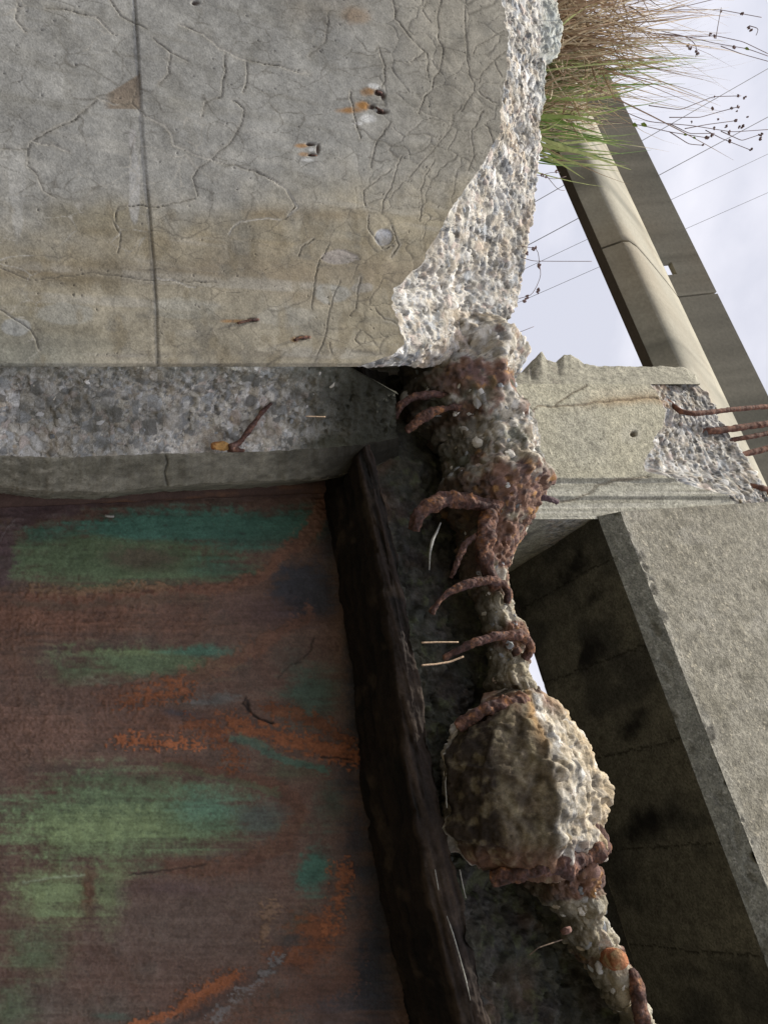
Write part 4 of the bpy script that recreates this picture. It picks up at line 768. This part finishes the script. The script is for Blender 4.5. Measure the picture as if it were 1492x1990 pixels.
def extrude(name, pr, alo, ahi, mat, parent, tint, closed=True, nseg=40):
    a = np.linspace(alo, ahi, nseg * 3 if nseg == 40 else nseg); nseg = len(a); pr = np.array(pr)
    P = a[:, None, None] * EE + pr[None, :, 0, None] * BB + pr[None, :, 1, None] * ZZ
    V = P.reshape(-1, 3); m = fbm(np.stack([V @ EE * 3.2, V @ BB * .3, V[:, 2] * .3], 1), 1, 4, 700); m2 = fbm(V, .8, 4, 703)
    c = np.tile(np.array([.36, .34, .275]) * tint * (.72 if name == 'parapet' else 1.0), (len(V), 1)); c = mixc(c, [.15, .148, .12], ss(-.1, .5, m) * .7); m3 = fbm(np.stack([V @ EE * 14, V @ BB * .3, V[:, 2] * .3], 1), 1, 3, 709); c = c * (1 + .22 * m3)[:, None]; c = mixc(c, [.24, .18, .11], ss(.15, .6, m2) * .35)
    F = gridF(nseg, len(pr), closed).tolist(); k = len(pr); F += [list(range(k))[::-1], [(nseg - 1) * k + i for i in range(k)]]
    me = bpy.data.meshes.new(name); me.from_pydata(V.tolist(), [], F); at = me.attributes.new('Col', 'FLOAT_COLOR', 'POINT')
    cc = np.ones((len(V), 4), np.float32); cc[:, :3] = np.clip(c, 0, 1); at.data.foreach_set('color', cc.ravel()); me.materials.append(mat)
    o = link(name, me, parent)
    me.polygons.foreach_set('use_smooth', [False] * len(me.polygons)); me.update()
    sm = [bool(3 <= (i % k) <= 8 and name != 'parapet') for i in range((nseg - 1) * k)] + [False, False]
    me.polygons.foreach_set('use_smooth', sm)
    return o
k0g = (ZG - 1.6) / bq0
body = prof + [(bE + .06, prof[-1][1] - .02), (bE + .06, 1.6 + k0g * (bE + .06) + .12), (bq0 + .02, ZG + .08)]
seg = 9.0
for k in range(-3, 3):
    lo, hi = aj + k * seg + .012, aj + (k + 1) * seg - .012
    tnt = [1, .9, 1.05, 1.0, .97, 1][k + 3]
    extrude('girder_segment', body, lo, hi, M_GIRD, gird, tnt)
    pf = [(bE, prof[-1][1] - .01), top, (top[0] + .06, top[1]), (bE + .06, prof[-1][1] - .01)]
    if lo < ahole < hi:
        extrude('parapet', pf, lo, ahole - .09, M_GIRD, gird, tnt); extrude('parapet', pf, ahole + .09, hi, M_GIRD, gird, tnt)
        zc = prof[-1][1] + .24 * (top[1] - prof[-1][1]); f_ = (zc - prof[-1][1]) / (top[1] - prof[-1][1]); bc = bE + (top[0] - bE) * f_
        extrude('parapet', [(bc, zc), top, (top[0] + .06, top[1]), (bc + .06, zc)], ahole - .09, ahole + .09, M_GIRD, gird, tnt, nseg=4)
    else: extrude('parapet', pf, lo, hi, M_GIRD, gird, tnt)

A_ = np.linspace(aj - 27, aj + 27, 120); P = np.stack([A_[:, None] * EE + b_ * BB + (ZG - .012) * ZZ for b_ in np.linspace(bq0, bq - .004, 6)], 0); V = P.reshape(-1, 3)
sheet('soffit_strip', P, 0 * V[:, 0], np.tile(np.array([.085, .072, .062]), (len(V), 1)) * (1 + .3 * fbm(V, 1.5, 3, 720))[:, None], M_GIRD, gird, ref=-ZZ)

# ------------------------------------------------------------------ power lines
WL = [((1340, 220), (1492, 133), 'uppermost thick', .011), ((1290, 335), (1492, 227), 'second thick', .012), ((1310, 385), (1492, 299), 'thin', .007), ((1340, 441), (1492, 374), 'lowest thin', .007)]
for (p, q, nm, r) in WL:
    sl = (q[1] - p[1]) / (q[0] - p[0]); ext_ = [(x, p[1] + sl * (x - p[0])) for x in (780, 1000, 1200, 1400, 1600, 1900)]
    pts = np.array([hitY(np.array(float(x)), np.array(float(y)), 17.0) for x, y in ext_])
    lab = {'uppermost thick': 'thick dark overhead cable highest in the sky, passing behind the weed seed heads', 'second thick': 'thick dark overhead cable just below the seed heads, reaching down to the wall edge', 'thin': 'thin overhead wire between the second thick cable and the lowest wire', 'lowest thin': 'lowest and thinnest overhead wire, nearest the broken post'}[nm]
    tag(tube('power_line', pts, r, M_WIRE, None, bump=0, seg=6, step=1.0), lab, 'cable', 'overhead cables crossing the sky')

# ------------------------------------------------------------------ grass and weeds on top of the wall
def blades(name, specs, mat):
    V, F, C = [], [], []
    for (root, tip, sag, wd, col) in specs:
        n_ = 7; t = np.linspace(0, 1, n_)[:, None]; c0 = root * (1 - t) + tip * t + sag * (4 * t * (1 - t)) * .5 + sag * t * t * .4
        T = np.gradient(c0, axis=0); T /= np.linalg.norm(T, axis=1, keepdims=True); S = np.cross(T, (FW + .8 * RNG.standard_normal(3)) ); S /= np.linalg.norm(S, axis=1, keepdims=True) + 1e-9
        wv = wd * (1 - t ** 2 * .92) * .5; b0 = sum(len(v) for v in V)
        V.append(c0 - S * wv); V.append(c0 + S * wv); C.append(np.tile(col, (2 * n_, 1)) * (.75 + .4 * np.vstack([t, t])))
        for i in range(n_ - 1): F.append([b0 + i, b0 + i + 1, b0 + n_ + i + 1, b0 + n_ + i])
    return mesh(name, np.vstack(V), F, mat, None, np.vstack(C))
def topz(y):                                    # root on the wall's top for photo row y
    return np.interp(y, ys, cO[:, 0]), np.interp(y, ys, cO[:, 2])
sp_g = []
BRN = [np.array(v) * 1.45 for v in ([.33, .24, .15], [.42, .33, .21], [.25, .165, .105], [.48, .41, .29], [.21, .15, .10])]
GRN = [np.array(v) * 1.5 for v in ([.13, .20, .05], [.20, .26, .08], [.08, .14, .04], [.27, .30, .12])]
R_ = RNG
def add_blade(y0, xt, yt, wd, col, depth=None, sag=.03):
    ax, az_ = topz(y0); dp = .05 + .2 * R_.random() if depth is None else depth
    root = np.array([ax + R_.normal(0, .004), np.interp(y0, ys, cO[:, 1]) + dp, az_ + .0])
    tip = hitY(np.array(float(xt)), np.array(float(yt)), root[1] + R_.normal(0, .06))
    sp_g.append((root, tip, np.array([R_.normal(0, sag), R_.normal(0, sag), R_.normal(0, sag * .6)]), wd, col))
for i in range(600):                          # dead brown thatch on the far left (top of the picture)
    y0 = -90 + 190 * R_.random() ** 1.15; L = min(R_.gamma(2.4, 62), 330) + 10; add_blade(y0, 1080 + L, y0 + L * np.clip(R_.normal(.16, .38), -.6, .8), .0018 + .0042 * R_.random(), BRN[R_.integers(5)] * (.8 + .5 * R_.random()), sag=.06)
for i in range(420):                           # broken straw lying across
    y0 = -90 + 330 * R_.random() ** 1.2; x0 = 1065 + 200 * R_.random() * np.interp(y0, [-90, 80, 240], [1, .8, .35]); a_ = R_.normal(0, 1.0); L = 20 + 70 * R_.random()
    dp = np.interp(y0, ys, cO[:, 1]) + .03 + .12 * R_.random(); p_ = hitY(np.array(x0), np.array(y0), dp); q_ = hitY(np.array(x0 + L * cos(a_)), np.array(y0 + L * sin(a_)), dp + R_.normal(0, .05))
    sp_g.append((p_, q_, np.array([R_.normal(0, .02)] * 3), .002 + .002 * R_.random(), BRN[R_.integers(5)]))
for i in range(300):
    y0 = 80 + 160 * R_.random(); L = R_.gamma(2.2, 34) + 12; add_blade(y0, 1062 + L, y0 + L * .3 + L * np.clip(R_.normal(0, .4), -.7, .7), .002 + .002 * R_.random(), (BRN + BRN + GRN)[R_.integers(14)], sag=.04)
for i in range(60):                           # long thin stalks reaching into the sky
    y0 = -90 + 210 * R_.random(); add_blade(y0, 1230 + 260 * R_.random(), y0 + R_.normal(12, 30), .0010, BRN[R_.integers(3)] * .8, sag=.09)
for i in range(5):
    y0 = 130 + 90 * R_.random(); add_blade(y0, 1200 + 180 * R_.random(), y0 + R_.normal(40, 30), .0010, BRN[R_.integers(3)] * .8, sag=.08)
for y0, yt, xt, n_ in ((30, 48, 1120, 10), (95, 114, 1350, 16), (112, 145, 1330, 7), (150, 160, 1225, 14), (165, 185, 1210, 8), (190, 250, 1215, 8), (215, 285, 1215, 16), (225, 312, 1250, 9), (60, 30, 1130, 8), (225, 330, 1200, 6), (205, 215, 1180, 6)):
    for i in range(n_): add_blade(y0 + R_.normal(0, 9), xt + R_.normal(-30, 40), yt + R_.normal(0, 14), .006 + .006 * R_.random(), GRN[R_.integers(4)] * (1 + .3 * R_.random()), sag=.035)
for i in range(16):
    y0 = 190 + 50 * R_.random(); add_blade(y0, 1080 + 130 * R_.random(), y0 + 80 * R_.random() + 10, .0016, (BRN + GRN)[R_.integers(9)], sag=.05)
tag(blades('grass', sp_g, M_PLANT), 'dry brown and green grass growing thick on top of the broken wall', 'grass', kind='stuff')

M_STEM = vmat('dry_stem', flat=(.20, .14, .13), bump=0); M_SEED = vmat('seed_head', flat=(.24, .17, .17), bump=.3); M_LEAF = vmat('weed_leaf', flat=(.22, .30, .06), bump=.2)
def seedmesh():
    V, F = [], []
    for k in range(3):
        a = R_.normal(0, .5, 3); m = pebble_mesh(k, 0); b = len(V); V += [list(np.array(v.co) * [.6, .6, 1.0] + a) for v in m.vertices]; F += [[b + i for i in p.vertices] for p in m.polygons]
    me = bpy.data.meshes.new('seed_head'); me.from_pydata(V, [], F); me.materials.append(M_SEED); return me
SEED = seedmesh()
def weed(label, stems, heads, leaves=(), Yd=1.72, group='seeding weeds on the wall top', r=.0017, hs=.0045):
    p0 = hitY(np.array(float(stems[0][0][0])), np.array(float(stems[0][0][1])), Yd)
    w_ = empty('dried_weed', tuple(p0), label, 'weed', group)
    for s in stems:
        pts = np.array([hitY(np.array(float(x)), np.array(float(y)), Yd) for x, y in s]) + R_.normal(0, .004, (len(s), 3)); pts[0] = hitY(np.array(float(s[0][0])), np.array(float(s[0][1])), Yd)
        tube('stem', pts, [r] + [r * .75] * (len(pts) - 1), M_STEM, w_, bump=0, seg=5, step=.012)
    for h in heads:
        o = bpy.data.objects.new('seed_head', SEED); COL.objects.link(o); o.parent = w_; o.matrix_parent_inverse = Matrix.Translation(-Vector(w_.location))
        o.location = hitY(np.array(float(h[0])), np.array(float(h[1])), Yd); o.rotation_euler = R_.random(3) * 6; k = hs * (.65 + .7 * R_.random()); o.scale = (k, k, k * 1.3)
    for (x, y, s) in leaves:
        c0 = hitY(np.array(float(x)), np.array(float(y)), Yd - .01); U = UP * .6 + RT * .3; U /= np.linalg.norm(U); S = np.cross(U, FW); S /= np.linalg.norm(S)
        Vv = [c0 - U * s, c0 - U * s * .3 + S * s * .7 - FW * s * .2, c0 + U * s * .6 + S * s * .45 - FW * s * .2, c0 + U * s * 1.2, c0 + U * s * .6 - S * s * .45 - FW * s * .2, c0 - U * s * .3 - S * s * .7 - FW * s * .2, c0 + FW * s * .1]
        mesh('leaf', Vv, [[0, 1, 6], [1, 2, 6], [2, 3, 6], [3, 4, 6], [4, 5, 6], [5, 0, 6]], M_LEAF, w_)
weed('branching dry weed with a cluster of dark seed heads between the two thick cables', [[(1060, 195), (1180, 205), (1260, 235), (1340, 250), (1420, 255), (1492, 256)], [(1260, 205), (1320, 215), (1385, 190), (1440, 185)], [(1300, 228), (1360, 225), (1400, 215), (1435, 208)], [(1330, 250), (1380, 242), (1430, 232)], [(1400, 255), (1440, 270), (1478, 262)], [(1370, 253), (1400, 268), (1455, 290)], [(1300, 240), (1340, 262), (1385, 265)]],
     [(1383, 212), (1386, 188), (1430, 215), (1434, 208), (1422, 210), (1395, 230), (1430, 232), (1418, 256), (1436, 248), (1440, 246), (1416, 274), (1457, 290), (1478, 260), (1476, 270), (1382, 264), (1342, 238), (1451, 228), (1433, 185), (1448, 190), (1410, 244), (1388, 250)], hs=.0048)
weed('weed with one round green leaf low on its stem beside the girder', [[(1065, 215), (1150, 232), (1240, 244), (1300, 256), (1370, 268)], [(1300, 256), (1340, 280), (1370, 282)]], [(1365, 282), (1372, 268)], [(1232, 243, .010), (1250, 243, .011), (1330, 262, .006), (1348, 268, .006)], Yd=1.70)
weed('dry weed with a bent tip and a drooping dark pod above the brown grass', [[(1080, 60), (1180, 62), (1280, 66), (1330, 72), (1352, 90), (1352, 108)], [(1280, 66), (1340, 68), (1388, 70), (1440, 82), (1492, 100)]], [(1336, 88), (1340, 94), (1352, 100), (1353, 104), (1386, 70), (1380, 69), (1427, 90)], [], Yd=1.74)
weed('weed with a small green leaf near the picture edge above the brown grass', [[(1090, 40), (1250, 52), (1390, 82), (1450, 94), (1492, 108)], [(1400, 90), (1440, 105), (1492, 118)], [(1390, 75), (1393, 45), (1400, 15)], [(1455, 50), (1470, 56), (1468, 66)]], [(1455, 55), (1427, 92), (1458, 60)], [(1450, 95, .009)], Yd=1.78)
weed('tall thin dry stalk with small buds reaching to the top edge of the sky', [[(1090, 10), (1250, 20), (1400, 22), (1480, 30)], [(1300, 18), (1340, 8), (1400, -4)]], [(1400, 22), (1441, 26)], [], Yd=1.8)
weed('small curved weed with dark pods on the sloping broken edge of the wall', [[(1012, 478), (1025, 482), (1040, 486), (1048, 505), (1047, 535), (1043, 560), (1030, 575), (1008, 583)], [(1012, 500), (1036, 502), (1080, 506), (1145, 507)]], [(1036, 483), (1039, 480), (1047, 515), (1045, 520), (1044, 562), (1045, 568), (1024, 576), (1019, 583), (1026, 492)], [], Yd=1.60, group=None, r=.0012, hs=.0042)
weed('single short twig leaning out over the sky just above the post', [[(940, 656), (975, 649), (1005, 644), (1030, 637)]], [(975, 649)], [], Yd=1.60, group=None, r=.001, hs=.002)
weed('tiny weed with two buds at the wall edge beside the girder', [[(1040, 340), (1050, 342), (1065, 337), (1082, 333)], [(1050, 342), (1075, 350), (1100, 345)], [(1060, 340), (1085, 365), (1100, 372)]], [(1052, 340), (1081, 333), (1060, 344)], [], Yd=1.62, group=None, r=.001, hs=.0035)
print('objects', len(bpy.data.objects))
